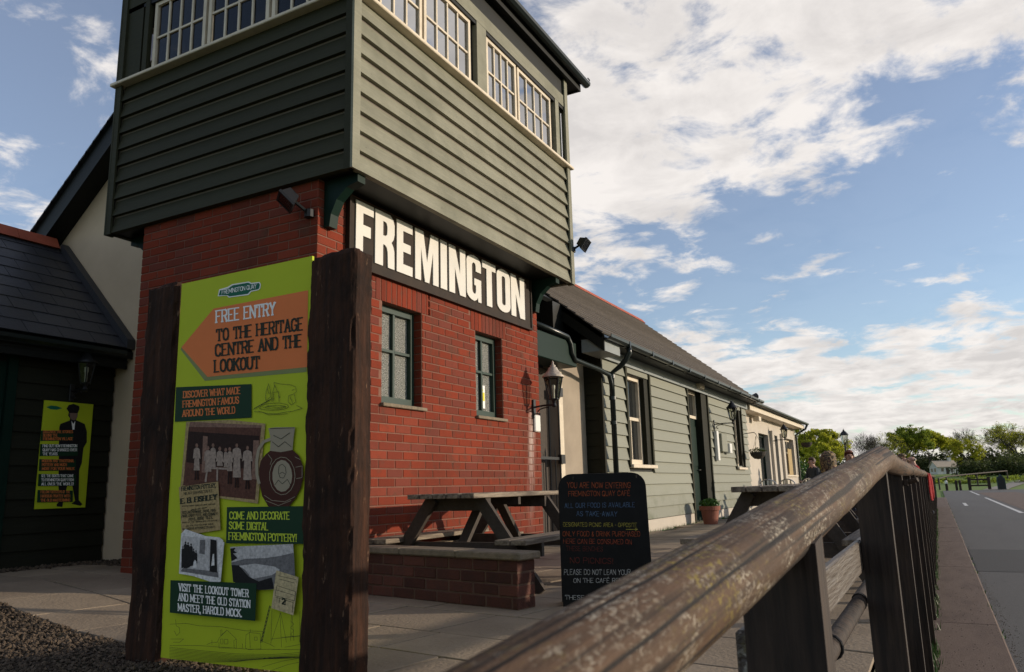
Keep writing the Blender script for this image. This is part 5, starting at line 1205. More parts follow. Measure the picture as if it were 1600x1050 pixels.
# rear edging wall along the tower foot
edge = thing('edging_wall', (-3.9, 5.9, 0), 'low brick edging with pale ledge along the foot of brick tower', 'wall')
MB().box(TX+.002, TX+.10, 4.8, 7.4, -.03, .255).build('brick_edging', 'old_brick', edge)
MB().bbox(TX+.002, TX+.13, 4.78, 7.42, .256, .295, .005).build('ledge', 'cap_stone', edge)

# ================================================================== PICNIC TABLES
def picnic_table(loc, rot, label, w=.30, l=.80, fs=.70, so=.72, zt=.715, zs=.385):
    t = thing('picnic_table', (0, 0, 0), label, 'picnic table', 'picnic tables on the terrace')
    n = 5; pw = 2*w/n; fy = l-.24
    for i in range(n):
        x = -w+i*pw; mb = MB().bbox(x+.006, x+pw-.006, -l+random.uniform(-.008, .008), l+random.uniform(-.008, .008), zt-.036, zt, .004); mb.build('top_plank', 'table_wood', t)
    for s in (-1, 1):
        for k in range(2):
            x0 = so-.25+k*.128; mb = MB().bbox(*sorted((s*x0, s*(x0+.118))), -l-.02, l+.02, zs-.036, zs, .004); mb.build('seat_plank', 'table_wood', t)
    for f in (-1, 1):
        y = f*fy
        for s in (-1, 1): MB().bar((s*.21, y, zt-.037), (s*fs, y, .0), .095, .042, side=(1, 0, 0)).build('leg', 'table_frame_wood', t)
        yi = y-f*.044
        MB().box(-w+.03, w-.03, yi-.021, yi+.021, zt-.132, zt-.037).build('top_bearer', 'table_frame_wood', t)
        MB().box(-so+.012, so-.012, yi-.0208, yi+.0208, zs-.132, zs-.037).build('seat_bearer', 'table_frame_wood', t)
        MB().bar((0, yi-f*.03, zs-.08), (0, f*.12, zt-.04), .08, .038, side=(1, 0, 0)).build('brace', 'table_frame_wood', t)
    MB().box(-w+.03, w-.03, -.021, .021, zt-.10, zt-.037).build('batten', 'table_frame_wood', t)
    t.location = loc; t.rotation_euler.z = rot
    return t
T1 = picnic_table((-3.305, 5.709, 0), R(1.5), 'weathered picnic table behind the low brick wall, against the tower')
copy_tree(T1, (-.95, 6.0, 0), 'weathered picnic table nearest the fence, behind the black chalkboard', R(0), (.84, 1, 1))
copy_tree(T1, (-1.14, 8.7, 0), 'picnic table by the fence, second along from the chalkboard', R(-2), (.96, 1, 1))
copy_tree(T1, (-1.18, 11.6, 0), 'picnic table by the fence where the curly-haired person sits', R(2), (.96, 1, 1))
copy_tree(T1, (-1.19, 20.6, 0), 'far picnic table by the fence where the bald man in red sits', R(0), (.96, 1, 1))
copy_tree(T1, (-1.9, 17.6, 0), 'picnic table on the terrace under the auburn-haired person', R(4), (.96, 1, 1))

# ================================================================== CHALKBOARD
def build_chalkboard():
    pl_, pr_ = at(880, 948, 'z', 0), at(1016, 945, 'z', 0); d = (pr_-pl_); d.z = 0; d.normalize(); w = .575; nrm = Vector((d.y, -d.x, 0)); 
    if nrm.dot(CAM-pl_) < 0: nrm = -nrm
    tilt = R(6); back = -nrm; up = (Vector((0, 0, 1))*math.cos(tilt)+back*math.sin(tilt)).normalized(); H = .83; n2 = d.cross(up); n2 = n2 if n2.dot(CAM-pl_) > 0 else -n2
    t = thing('chalkboard_sign', pl_+d*w/2, 'black pavement chalkboard with rounded top and coloured handwriting', 'chalkboard')
    def slab(off0, off1, base, upv_, r=.09):
        prof = [(0, 0), (w, 0)]+[(w-r+r*math.cos(R(a)), H-r+r*math.sin(R(a))) for a in range(0, 91, 15)]+[(r-r*math.sin(R(a)), H-r+r*math.cos(R(a))) for a in range(0, 91, 15)]
        nn = d.cross(upv_); nn = nn if nn.dot(n2) > 0 else -nn
        mb = MB(); n = len(prof); mb.add([base+d*u+upv_*v+nn*off0 for u, v in prof]+[base+d*u+upv_*v+nn*off1 for u, v in prof], [tuple(range(n)), tuple(range(2*n-1, n-1, -1))]+[(k, (k+1) % n, n+(k+1) % n, n+k) for k in range(n)]); return mb
    bd = slab(0, -.014, pl_, up).build('board', 'chalk_black', t)
    up2 = (Vector((0, 0, 1))*math.cos(tilt)-back*math.sin(tilt)).normalized()
    slab(-.002, -.016, pl_+back*(2*H*math.sin(tilt)+.03), up2).build('rear_board', 'chalk_black', t)
    for u in (.08, w-.08): MB().box(-.03, .03, -.01, .01, -.008, .012).xf(Matrix.Translation(pl_+d*u+up*(H-.03)+back*.018)).build('hinge', 'iron_black', t)
    P = Print(pl_, n2, bd); c = lambda x, y: (870+x/5, 740+y/5)
    kw = dict(tv=.50, th=.46, serif=False, gap=1.3, jit=.22)
    for s, a, b, h, m in (('YOU ARE NOW ENTERING', (82,112), (590,112), 9.6, 'chalk_orange'), ('FREMINGTON QUAY CAFÉ', (92,176), (585,172), 8.6, 'chalk_orange'), ('ALL OUR FOOD IS AVAILABLE', (62,268), (625,260), 8.0, 'chalk_blue'), ('AS TAKE-AWAY', (155,330), (480,335), 8.2, 'chalk_blue'),
                          ('DESIGNATED PICNIC AREA - OPPOSITE', (50,412), (642,418), 7.0, 'chalk_yellow'), ('ONLY FOOD & DRINK PURCHASED', (48,488), (668,490), 8.2, 'chalk_orange'), ('HERE CAN BE CONSUMED ON', (52,545), (600,552), 8.0, 'chalk_red'), ('THESE BENCHES', (76,602), (368,608), 8.0, 'chalk_dull'),
                          ('NO PICNICS!', (105,698), (450,704), 9.6, 'chalk_dull'), ('PLEASE DO NOT LEAN YOUR', (58,790), (590,790), 9.0, 'chalk_white'), ('ON THE CAFÉ RENDER', (132,852), (610,852), 7.6, 'chalk_white'), ('THESE ARE', (66,984), (330,984), 7.4, 'chalk_white')):
        P.text(s, c(*a), c(a[0]+(b[0]-a[0])*.97, b[1]), h*.9, m, **kw)
    P.lines('chalk_arrow', [[c(540,436), c(630,436)], [c(612,428), c(632,436), c(612,444)]], .9, 'chalk_yellow')
build_chalkboard()

# ================================================================== TIMBER FENCE WITH LOG RAIL
fence = thing('timber_fence', (-.22, 8, ROAD), 'timber fence with weathered log top rail running along the terrace edge', 'fence')
def logb(*a, name='top_rail', mt='log_wood', **k):
    m = log(*a, **k); o = m.build(name, mt, fence, smooth=True)
    at_ = o.data.attributes.new('grain', 'FLOAT_VECTOR', 'POINT'); at_.data.foreach_set('vector', m.gc)
    at_ = o.data.attributes.new('crack', 'FLOAT', 'POINT'); at_.data.foreach_set('value', m.ck); return o
def log(pts, r, n=28, seg=90, seed=0.0, sag=None):
    pts = [Vector(p) for p in pts]; A = []; 
    for i in range(seg+1):
        t = i/seg*(len(pts)-1); k = min(int(t), len(pts)-2); A.append(pts[k].lerp(pts[k+1], t-k))
    m = MB(); m.gc = []; m.ck = []
    for i, p in enumerate(A):
        for k in range(n):
            a = 2*math.pi*k/n; d = Vector((math.cos(a), 0, math.sin(a)))
            q = Vector((d.x*1.4+seed, p.y*1.1, d.z*1.4)); rr = r*(1+.05*noise.noise(q)+.02*noise.noise(q*3)+.010*noise.noise(Vector((a*5+seed, p.y*4, 0)))) 
            cr_ = 0.0; rr *= 1-.05*max(0.0, min(1.0, (1.9-p.y)/1.4))
            # drying checks: narrow grooves that wander along the log
            for (g0, dep, fr) in ((1.05, .035, .7), (1.62, .04, .5), (2.35, .035, .9), (.45, .03, .6), (2.9, .03, .5), (1.35, .03, 1.2)):
                ga = g0+.22*noise.noise(Vector((p.y*.6*fr, seed+g0*7, 0)))+.035*noise.noise(Vector((p.y*9, seed+g0*5, 2))); da = abs((a-ga+math.pi) % (2*math.pi)-math.pi)
                on = noise.noise(Vector((p.y*.8, seed+g0*3, 5)))
                if da < .05 and on > .02: rr -= r*dep*(1-da/.05); cr_ = max(cr_, (1-da/.05)*min(1, (on-.02)*7))
            m.v.append(tuple(p+d*rr)); m.gc += [d.x*r+seed, p.y, d.z*r]; m.ck.append(cr_)
    for i in range(seg):
        for k in range(n): m.f.append((i*n+k, i*n+(k+1) % n, (i+1)*n+(k+1) % n, (i+1)*n+k))
    m.f += [tuple(range(n)), tuple(range((seg+1)*n-1, seg*n-1, -1))]
    return m
RXc = -.190; r = .0485
logb([(-.266, -.66, .512), (-.2385, .645, .6155), (-.209, 1.825, .707), (-.194, 2.77, .776), (-.186, 3.38, .818)], r, n=150, seg=420, seed=1.7)
y = 3.388; k = 0
while y < 62:
    y2 = min(y+2.9, 62.2); z1 = .806+random.uniform(-.007, .008)
    logb([(RXc+.004, y, .818 if k == 0 else .803), (RXc+random.uniform(-.008, .006), (y+y2)/2, z1), (RXc+.003, y2-.008, .803)], r-.0015, n=24, seg=24, seed=3.1+k); y = y2; k += 1
PW = .115
def post(y0, zt0, zt1, x1=-.170):
    x0 = x1-PW; y1 = y0+.085
    m = MB(); m.prism([(y0, ROAD-.15), (y1, ROAD-.15), (y1, zt1), (y0, zt0)], 'x', x0, x1); return m
post(1.265, .648, .656, -.172).build('post', 'post_wood', fence)
yy = 3.31; posts_y = [1.265]
while yy < 62: post(yy, .79, .79).build('post', 'post_wood', fence); posts_y.append(yy); yy += 1.45
for a, b in zip(posts_y, posts_y[1:]):
    a_, b_ = a+.04, b+.04
    MB().bbox(-.312, -.288, a_, b_-.006, .395, .51, .005).build('middle_rail', 'rail_wood', fence)
    logb([(-.318, a_, .285), (-.316, b_-.008, .282)], .028, n=12, seg=6, seed=a, name='lower_rail', mt='post_wood')
MB().bbox(-.169, -.143, 4.78, 4.825, .70, .733, .003).tube([(-.147, 4.80, .718), (-.095, 4.78, .733)], .013, 8).build('rail_peg', 'post_wood', fence)
MB().tube([(-.317+.033*math.cos(a*.5), 2.42, .284+.033*math.sin(a*.5)) for a in range(14)], .0045, 6).build('strap', 'iron_black', fence)
jk = thing('red_jacket', (-.13, 15.0, .35), 'red jacket hanging over the far fence rail on the road side', 'jacket')
def jacket():
    m = MB(); n = 9; k = 12
    for i in range(k+1):
        t = i/k
        for j in range(n+1):
            u = j/n-.5; fold = .018*math.sin(u*19+t*2)+.01*math.sin(u*33)
            z = .868-t*.50
            x = -.190+.060*math.sin(min(1, t/.16)*math.pi/2)+fold*min(1, t*3)+.015*t
            m.v.append((x, 15.0+u*(.34-.08*t), z+ .0))
    for i in range(k):
        for j in range(n): m.f.append((i*(n+1)+j, i*(n+1)+j+1, (i+1)*(n+1)+j+1, (i+1)*(n+1)+j))
    b = bmesh.new(); vs = [b.verts.new(v) for v in m.v]; [b.faces.new([vs[i] for i in f]) for f in m.f]
    bmesh.ops.solidify(b, geom=b.faces[:], thickness=.02); mm = MB().bm(b); mm.build('cloth', 'shirt_red', jk, smooth=True)
    MB().tube([(-.13, 15.12, .81), (-.11, 15.13, .70), (-.105, 15.12, .5), (-.11, 15.12, .40)], [.03, .033, .031, .026], 10).build('sleeve', 'shirt_red', jk, smooth=True)
jacket()

# ================================================================== WALL LANTERNS AND FLOODLIGHTS
def lantern(x, y, z, label, out=.42, s=1.0, cap='iron_black'):
    "x: wall face looking +X; z: height of the bracket arm"
    t = thing('wall_lantern', (x, y, z), label, 'lantern', 'wall lanterns')
    MB().bbox(x+.001, x+.022, y-.03*s, y+.03*s, z-.13*s, z+.09*s, .004).build('back_plate', 'iron_black', t)
    xo = x+out
    MB().tube([(x+.02, y, z), (x+out*.5, y, z+.012*s), (xo, y, z+.01*s)], .011*s, 8).build('arm', 'iron_black', t)
    sc = [(x+.02+.16*s*q+.045*s*math.sin(q*9), y, z-.10*s+.09*s*q+.02*s*math.cos(q*9)) for q in [i/16 for i in range(17)]]
    MB().tube(sc, .007*s, 6).build('scroll', 'iron_black', t)
    MB().lathe([(0, -.02), (.022, -.015), (.03, .0), (.018, .03), (.026, .055), (.045, .07), (.0, .07)], (xo, y, z), 10).build('gallery', 'iron_black', t)
    b0, b1, h0, h1 = .058*s, .105*s, z+.075*s, z+.325*s; n = 6
    ring = lambda r_, h: [Vector((xo+r_*math.cos(2*math.pi*i/n+.5), y+r_*math.sin(2*math.pi*i/n+.5), h)) for i in range(n)]
    lo, hi = ring(b0, h0), ring(b1, h1)
    body = MB()
    for i in range(n): body.tube([lo[i], hi[i]], .0075*s, 5)
    for rr in (lo, hi): body.tube(rr+[rr[0]], .007*s, 5)
    bo = body.build('cage', 'iron_black', t)
    for i in range(n):
        a, b, c, d = lo[i], lo[(i+1) % n], hi[(i+1) % n], hi[i]
        MB().add([a, b, c, d], [(0, 1, 2, 3)]).build('glass_pane', 'lantern_glass', bo)
    MB().lathe([(0, 0), (.013, 0), (.013, .10), (.02, .12), (.02, .16), (0, .17)], (xo, y, h0), 8).build('lamp_tube', 'white_plastic', t)
    MB().lathe([(.125*s, 0), (.13*s, .012*s), (.095*s, .045*s), (.062*s, .085*s), (.05*s, .115*s), (.03*s, .125*s), (.034*s, .14*s), (.012*s, .155*s), (.014*s, .175*s), (0, .20*s)], (xo, y, h1), 12).build('cap', cap, t, smooth=True)
lantern(TX, 7.99, 1.66, 'pale capped lantern on iron bracket at corner of brick tower', out=.27, cap='lantern_cap')
lantern(CX, 16.92, 2.0, 'black wall lantern beside the green cafe door')
lantern(-4.42, 25.1, 2.0, 'black wall lantern on the cream extension wall')
lantern(-7.46, 4.62, 1.80, 'small dark lantern above the lime poster on dark boards', out=.22, s=.8)
def floodlight(p, aim, label, wall_pt):
    t = thing('floodlight', p, label, 'floodlight', 'floodlights on the tower')
    q = Vector(aim).normalized().to_track_quat('-Z', 'Y').to_matrix().to_4x4(); q.translation = Vector(p)
    MB().add([(-.10,-.07,0),(.10,-.07,0),(.10,.07,0),(-.10,.07,0),(-.065,-.045,.09),(.065,-.045,.09),(.065,.045,.09),(-.065,.045,.09)], [(0,1,5,4),(1,2,6,5),(2,3,7,6),(3,0,4,7),(4,5,6,7)]).xf(q).build('housing', 'iron_black', t)
    MB().box(-.088, .088, -.058, .058, -.004, .004).xf(q).build('lens', 'lantern_glass', t)
    MB().box(-.086, .086, -.056, .056, .006, .012).xf(q).build('reflector', 'chrome', t)
    f = MB(); f.box(-.105, .105, -.075, -.0585, -.010, .012).box(-.105, .105, .0585, .075, -.010, .012).box(-.105, -.0885, -.058, .058, -.009, .011).box(.0885, .105, -.058, .058, -.009, .011).xf(q).build('rim', 'iron_black', t)
    MB().tube([Vector(p)+Vector(aim).normalized()*-.05, wall_pt], .014, 8).build('bracket', 'iron_black', t)
    w = Vector(wall_pt); MB().lathe([(0, -.03), (.04, -.03), (.04, .03), (0, .03)], w, 10).build('mount', 'iron_black', t)
floodlight((-4.20, 4.17, 2.97), (-.45, -.55, -.75), 'dark floodlight on the brick wall under the tower overhang', (-4.10, 4.33, 2.90))
floodlight((-3.50, 8.52, 3.68), (.75, .1, -.5), 'small black floodlight on far corner of boarded tower', (-3.645, 8.44, 3.62))
pq = MB().bbox(TX+.001, TX+.03, 7.975, 8.115, 1.38, 1.575, .01).build('utility_box', 'white_plastic', label='small white plastic box under the lantern on brick corner', cat='box')

# ================================================================== PLANTS IN POTS AND BASKETS, CHAIRS
def leaf_cloud(mb, c, rx, ry, rz, n, s0, s1, up=.3, shell=.35):
    for _ in range(n):
        d = Vector((random.gauss(0, 1), random.gauss(0, 1), random.gauss(0, 1))).normalized(); r_ = (shell+(1-shell)*random.random())
        p = Vector(c)+Vector((d.x*rx*r_, d.y*ry*r_, d.z*rz*r_)); s = random.uniform(s0, s1)
        a = Vector((random.gauss(0, 1), random.gauss(0, 1), random.gauss(0, 1)+up)).normalized(); b = a.orthogonal().normalized(); b = (Matrix.Rotation(random.uniform(0, 6.28), 3, a) @ b); c2_ = a.cross(b)
        mb.add([p-b*s, p+c2_*s*.55, p+b*s, p-c2_*s*.55], [(0, 1, 2, 3)])
    return mb
pot = thing('plant_pot', (-3.80, 14.72, 0), 'terracotta pot of green herbs beside the cafe door', 'plant pot')
MB().lathe([(0, .0), (.125, 0), (.165, .25), (.19, .255), (.195, .33), (.175, .33), (.165, .29), (0, .28)], (-3.80, 14.72, 0), 24).build('pot', 'terracotta', pot, smooth=False)
leaf_cloud(MB(), (-3.80, 14.72, .38), .19, .19, .09, 900, .012, .028).build('herbs', 'leaf_herb', pot)
def basket(x, y, z, wx, label, green):
    t = thing('hanging_basket', (x, y, z), label, 'hanging basket', 'hanging baskets')
    MB().lathe([(0, -.15), (.10, -.13), (.17, -.06), (.20, .02), (.19, .03), (0, .02)], (x, y, z), 16).build('bowl', 'bark', t)
    ch = MB()
    for k in range(3): a = k*2.094; ch.tube([(x+.19*math.cos(a), y+.19*math.sin(a), z+.02), (x, y, z+.45)], .004, 4)
    ch.build('chains', 'iron_black', t)
    MB().tube([(wx, y, z+.50), (x-.05, y, z+.52), (x, y, z+.46)], .01, 6).build('bracket', 'iron_black', t)
    leaf_cloud(MB(), (x, y, z+.06), .22, .22, .08, 350 if green else 160, .015, .035).build('foliage', 'leaf_green' if green else 'leaf_dark', t)
    MB().tube([(x-.03, y, z), (x-.05, y+.02, z+.3), (x-.02, y, z+.42)], .004, 4).build('stems', 'bark', t)
basket(-3.86, 20.0, 1.45, CX, 'hanging basket with bare stems at far corner of green boards', False)
basket(-3.95, 29.3, 2.05, -4.42, 'hanging basket with foliage at far end of cream extension', True)
def hoop_chair(loc, rot, label):
    t = thing('metal_chair', (0, 0, 0), label, 'chair', 'metal chairs outside the cafe')
    arc = [(.22*math.cos(R(a)), .20, .60+.20*math.sin(R(a))) for a in range(0, 181, 15)]
    MB().tube([(.22, .20, .0)]+arc+[(-.22, .20, .0)], .014, 8).build('back_hoop', 'chrome', t)
    for s in (-1, 1): MB().tube([(s*.22, -.22, 0), (s*.22, -.20, .44), (s*.22, .20, .44)], .012, 8).build('leg', 'chrome', t)
    MB().lathe([(0, 0), (.22, 0), (.225, .012), (.22, .02), (0, .02)], (0, 0, .44), 20).build('seat', 'chrome', t)
    for s in (-.09, 0, .09): MB().box(s-.02, s+.02, .195, .205, .50, .78).build('back_slat', 'chrome', t)
    t.location = loc; t.rotation_euler.z = rot; return t
hc = hoop_chair((-3.35, 20.3, 0), R(-12), 'middle one of three hoop-backed metal chairs outside the cafe')
copy_tree(hc, (-3.62, 19.6, 0), 'hoop-backed metal chair closest to the green boarded wall', R(8))
copy_tree(hc, (-2.98, 20.9, 0), 'hoop-backed metal chair farthest from the cafe wall', R(-30))

# ================================================================== PEOPLE
def person(loc, facing, label, shirt, hair, hair_r=1.0, bald=False, zseat=.385, hairmat=None, big=False, s_=1.0):
    "a seated adult, thighs on a bench, lower arms on the table"
    t = thing('person', loc, label, 'person')
    V = [(0,0,.50),(0,.0,.70),(0,.01,.90),(0,.0,1.02),(0,-.01,1.10),(0,-.03,1.18),(0,-.03,1.27),
         (.17,.0,.99),(.23,-.05,.74),(.17,-.28,.66),(.12,-.36,.67),(-.17,.0,.99),(-.23,-.05,.74),(-.17,-.28,.66),(-.12,-.36,.67),
         (.10,-.02,.46),(.12,-.42,.45),(.12,-.40,.10),(.12,-.50,.04),(-.10,-.02,.46),(-.12,-.42,.45),(-.12,-.40,.10),(-.12,-.50,.04)]
    E = [(0,1),(1,2),(2,3),(3,4),(4,5),(5,6),(3,7),(7,8),(8,9),(9,10),(3,11),(11,12),(12,13),(13,14),(0,15),(15,16),(16,17),(17,18),(0,19),(19,20),(20,21),(21,22)]
    Rr = [(.16,.12),(.15,.11),(.17,.11),(.13,.09),(.055,.055),(.080,.095),(.070,.085),(.065,.065),(.05,.05),(.04,.04),(.03,.02),(.065,.065),(.05,.05),(.04,.04),(.03,.02),(.09,.09),(.07,.07),(.05,.05),(.045,.04),(.09,.09),(.07,.07),(.05,.05),(.045,.04)]
    me = bpy.data.meshes.new('body'); me.from_pydata(V, E, []); tmp = bpy.data.objects.new('tmp', me); COL.objects.link(tmp)
    md = tmp.modifiers.new('s', 'SKIN'); tmp.modifiers.new('d', 'SUBSURF').levels = 2
    for i, rr in enumerate(Rr): me.skin_vertices[0].data[i].radius = rr
    me.skin_vertices[0].data[0].use_root = True
    bpy.context.view_layer.update(); out = bpy.data.meshes.new_from_object(tmp.evaluated_get(bpy.context.evaluated_depsgraph_get())); bpy.data.objects.remove(tmp)
    ca, sa = math.cos(facing), math.sin(facing); M = Matrix(((ca*s_,-sa*s_,0,loc[0]),(sa*s_,ca*s_,0,loc[1]),(0,0,s_,loc[2]+.385*(1-s_)),(0,0,0,1)))
    body = MB(); body.v = [tuple(M @ v.co) for v in out.vertices]; body.f = [tuple(p.vertices) for p in out.polygons]
    o = body.build('body', 'skin', t, smooth=True)
    for mm in (shirt, 'trousers'): o.data.materials.append(MATS[mm])
    for p, q in zip(o.data.polygons, out.polygons):
        c = q.center; 
        if c.z < 1.055 and not (c.y < -.30 and c.z > .6): p.material_index = 1 if c.z > .55 else 2
    H = Vector((0, -.03, 1.20))
    f = MB(); f.tube([H+Vector((0,-.085,.03)), H+Vector((0,-.118,-.012)), H+Vector((0,-.088,-.02))], [.010,.017,.012], 8)
    for s in (-1, 1): f.tube([H+Vector((s*.078,-.005,.02)), H+Vector((s*.092,.004,.0)), H+Vector((s*.080,-.006,-.03))], [.012,.018,.009], 8)
    f.xf(M).build('nose_and_ears', 'skin', o, smooth=True)
    e = MB()
    for s in (-1, 1): e.tube([H+Vector((s*.032,-.080,.022)), H+Vector((s*.032,-.094,.022))], [.012,.008], 8)
    e.tube([H+Vector((-.024,-.088,-.048)), H+Vector((0,-.095,-.05)), H+Vector((.024,-.088,-.048))], .006, 6)
    e.xf(M).build('eyes_and_mouth', 'eye_dark', o)
    if not bald:
        hb_ = bmesh.new(); bmesh.ops.create_icosphere(hb_, subdivisions=4, radius=1)
        for v in hb_.verts:
            n_ = v.co.copy(); k = hair_r*(1+.10*noise.noise(n_*4)+.06*noise.noise(n_*9)+(.12*noise.noise(n_*14) if big else 0))
            zz = n_.z*.118*k; yy = n_.y*.112*k+.022
            if n_.y < -.35 and n_.z < .45: yy += .09
            if big and n_.z < -.2: zz -= .16
            v.co = H+Vector((n_.x*.096*k, yy, zz+.035))
        MB().bm(hb_).xf(M).build('hair', hair, t, smooth=True)
    else:
        hb_ = bmesh.new(); bmesh.ops.create_icosphere(hb_, subdivisions=3, radius=1)
        for v in hb_.verts:
            n_ = v.co.copy(); v.co = H+Vector((n_.x*.084, n_.y*.094+.012, n_.z*.035-.005))
            if n_.y < -.1: v.co.y += .10
        MB().bm(hb_).xf(M).build('hair', 'hair_grey', t, smooth=True)
    return t
person((-3.08, 23.6, .06), R(-40), 'seated person in a dark coat with short brown hair near the cafe end', 'coat_dark', 'hair_brown')
person((-1.30, 11.6, 0), R(150), 'seated person with big curly light and dark hair behind the log rail', 'coat_dark', 'hair_curly', 1.5, big=True, s_=.74)
person((-1.60, 18.0, .02), R(20), 'person with auburn hair just showing above the log rail', 'top_cream', 'hair_auburn')
person((-.47, 20.9, -.02), R(-70), 'bald man in a red shirt seated at the fence', 'shirt_red', 'hair_grey', bald=True)
person((-.66, 19.5, -.06), R(80), 'fair-haired person half hidden by the fence beside the bald man', 'coat_dark', 'hair_curly')

# ================================================================== STREET LAMP, FAR GATE AND RAILS, BOLLARDS
lx, ly = -3.35, 36.5
lp = thing('lamp_post', (lx, ly, -.016), 'black traditional lamp post standing beyond the fence', 'lamp post')
MB().lathe([(.0, 0), (.12, 0), (.12, .12), (.08, .2), (.07, .7), (.055, .8), (.042, 2.0), (.04, 2.28), (.06, 2.32), (0, 2.33)], (lx, ly, -.016), 12).build('column', 'iron_black', lp, smooth=False)
n = 4; ring = lambda r_, h: [Vector((lx+r_*math.cos(math.pi/2*i+.6), ly+r_*math.sin(math.pi/2*i+.6), h)) for i in range(n)]
lo, hi = ring(.10, 2.26), ring(.17, 2.66); cg = MB()
for i in range(n): cg.tube([lo[i], hi[i]], .012, 5)
for rr in (lo, hi): cg.tube(rr+[rr[0]], .012, 5)
cg = cg.build('cage', 'iron_black', lp)
for i in range(n): MB().add([lo[i], lo[(i+1) % n], hi[(i+1) % n], hi[i]], [(0,1,2,3)]).build('glass_pane', 'lantern_glass', cg)
MB().lathe([(.19, 0), (.17, .03), (.08, .15), (.045, .17), (.045, .21), (.015, .23), (0, .30)], (lx, ly, 2.66), 8).build('cap', 'iron_black', lp)
def far_gate():
    g = thing('field_gate', (4.0, 102.6, terrain(4, 102)), 'low timber barrier between two posts where the path meets the road', 'gate')
    zg = terrain(4, 102.6)
    for x in (3.1, 5.0): MB().bbox(x-.16, x+.16, 102.4, 102.75, zg-.2, zg+1.45, .03).build('post', 'post_wood', g)
    for z in (.42, 1.08): MB().box(3.26, 4.84, 102.5, 102.62, zg+z, zg+z+.17).build('rail', 'post_wood', g)
    zp = terrain(6, 100.4); p = thing('notice_panel', (6.05, 100.4, zp), 'dark teal panel with pointed top beside the path', 'panel')
    MB().prism([(5.64, zp-.1), (6.43, zp-.1), (6.43, zp+1.2), (6.05, zp+1.68), (5.64, zp+1.35)], 'y', 100.2, 100.5).build('panel', 'teal_panel', p)
    MB().prism([(5.73, zp+.1), (6.34, zp+.1), (6.34, zp+1.12), (6.05, zp+1.52), (5.73, zp+1.24)], 'y', 100.17, 100.198).build('face', 'iron_black', p)
    hr = thing('handrail', (2.8, 120, terrain(2.8, 120)), 'pale timber handrail climbing the grass bank beyond the road', 'handrail')
    pts = [(.1, 108, 1.35), (1.0, 116.5, 1.5), (4.9, 128, 1.6), (9.4, 141, 1.6)]
    P3 = [Vector((x, y, terrain(x, y)+h)) for x, y, h in pts]
    MB().tube(P3, .085, 8).build('rail', 'table_frame_wood', hr)
    for q, (x, y, h) in zip(P3, pts): MB().tube([(x, y, terrain(x, y)-.1), q], .10, 8).build('post', 'table_frame_wood', hr)
    for i, (x, lab, wht) in enumerate(((.8, 'bollard with white top, nearest the fence, at the far road edge', True), (1.78, 'dark bollard left of the far timber barrier', False), (2.15, 'dark bollard touching the far timber barrier side', False))):
        z = terrain(x, 101.5); b = thing('bollard', (x, 101.5, z), lab, 'bollard', 'bollards at the far road edge')
        MB().lathe([(0, -.1), (.13, -.1), (.13, .8), (0, .8)], (x, 101.5, z), 10).build('shaft', 'post_wood', b)
        MB().lathe([(.14, .8), (.14, 1.05), (.09, 1.13), (0, 1.15)], (x, 101.5, z), 10).build('top', 'white_plastic' if wht else 'post_wood', b)
far_gate()
def cottage():
    C0 = Vector((1.4, 195, terrain(1.4, 195)-.1)); c = thing('white_cottage', C0, 'small white cottage with pale roof among the trees', 'house')
    M = Matrix.Translation(C0) @ Matrix.Rotation(R(-58), 4, 'Z'); w, l, h, rh = 1.45, 2.3, 1.7, 1.15     # local: ridge along +Y, gable at -Y
    def put(mb, n, m, par=c): return mb.xf(M).build(n, m, par)
    put(MB().prism([(-w, -.3), (w, -.3), (w, h), (0, h+rh-.06), (-w, h)], 'y', -l, l), 'wall', 'cottage_white')
    for s in (-1, 1): put(MB().add([(s*(w+.25), -l-.2, h-.2), (s*(w+.25), l+.2, h-.2), (0, l+.2, h+rh), (0, -l-.2, h+rh), (s*(w+.25), -l-.2, h-.05), (s*(w+.25), l+.2, h-.05), (0, l+.2, h+rh+.15), (0, -l-.2, h+rh+.15)], [(0,1,2,3),(4,5,6,7),(0,1,5,4),(0,3,7,4),(1,2,6,5)]), 'roof', 'cottage_roof')
    for (x0, x1) in ((-.9, -.3), (.25, .85)): put(MB().box(x0, x1, -l-.03, -l-.001, .65, 1.35), 'window', 'dark_glass')
    for (y0, y1) in ((-1.5, -.9), (.6, 1.2)): put(MB().box(w+.001, w+.03, y0, y1, .65, 1.35), 'window', 'dark_glass')
    put(MB().box(w+.001, w+.03, -.4, .25, -.1, 1.45), 'door', 'bark')
    put(MB().box(-.3, .3, l-1.1, l-.5, h+rh-.3, h+rh+.75), 'chimney', 'cottage_white')
cottage()

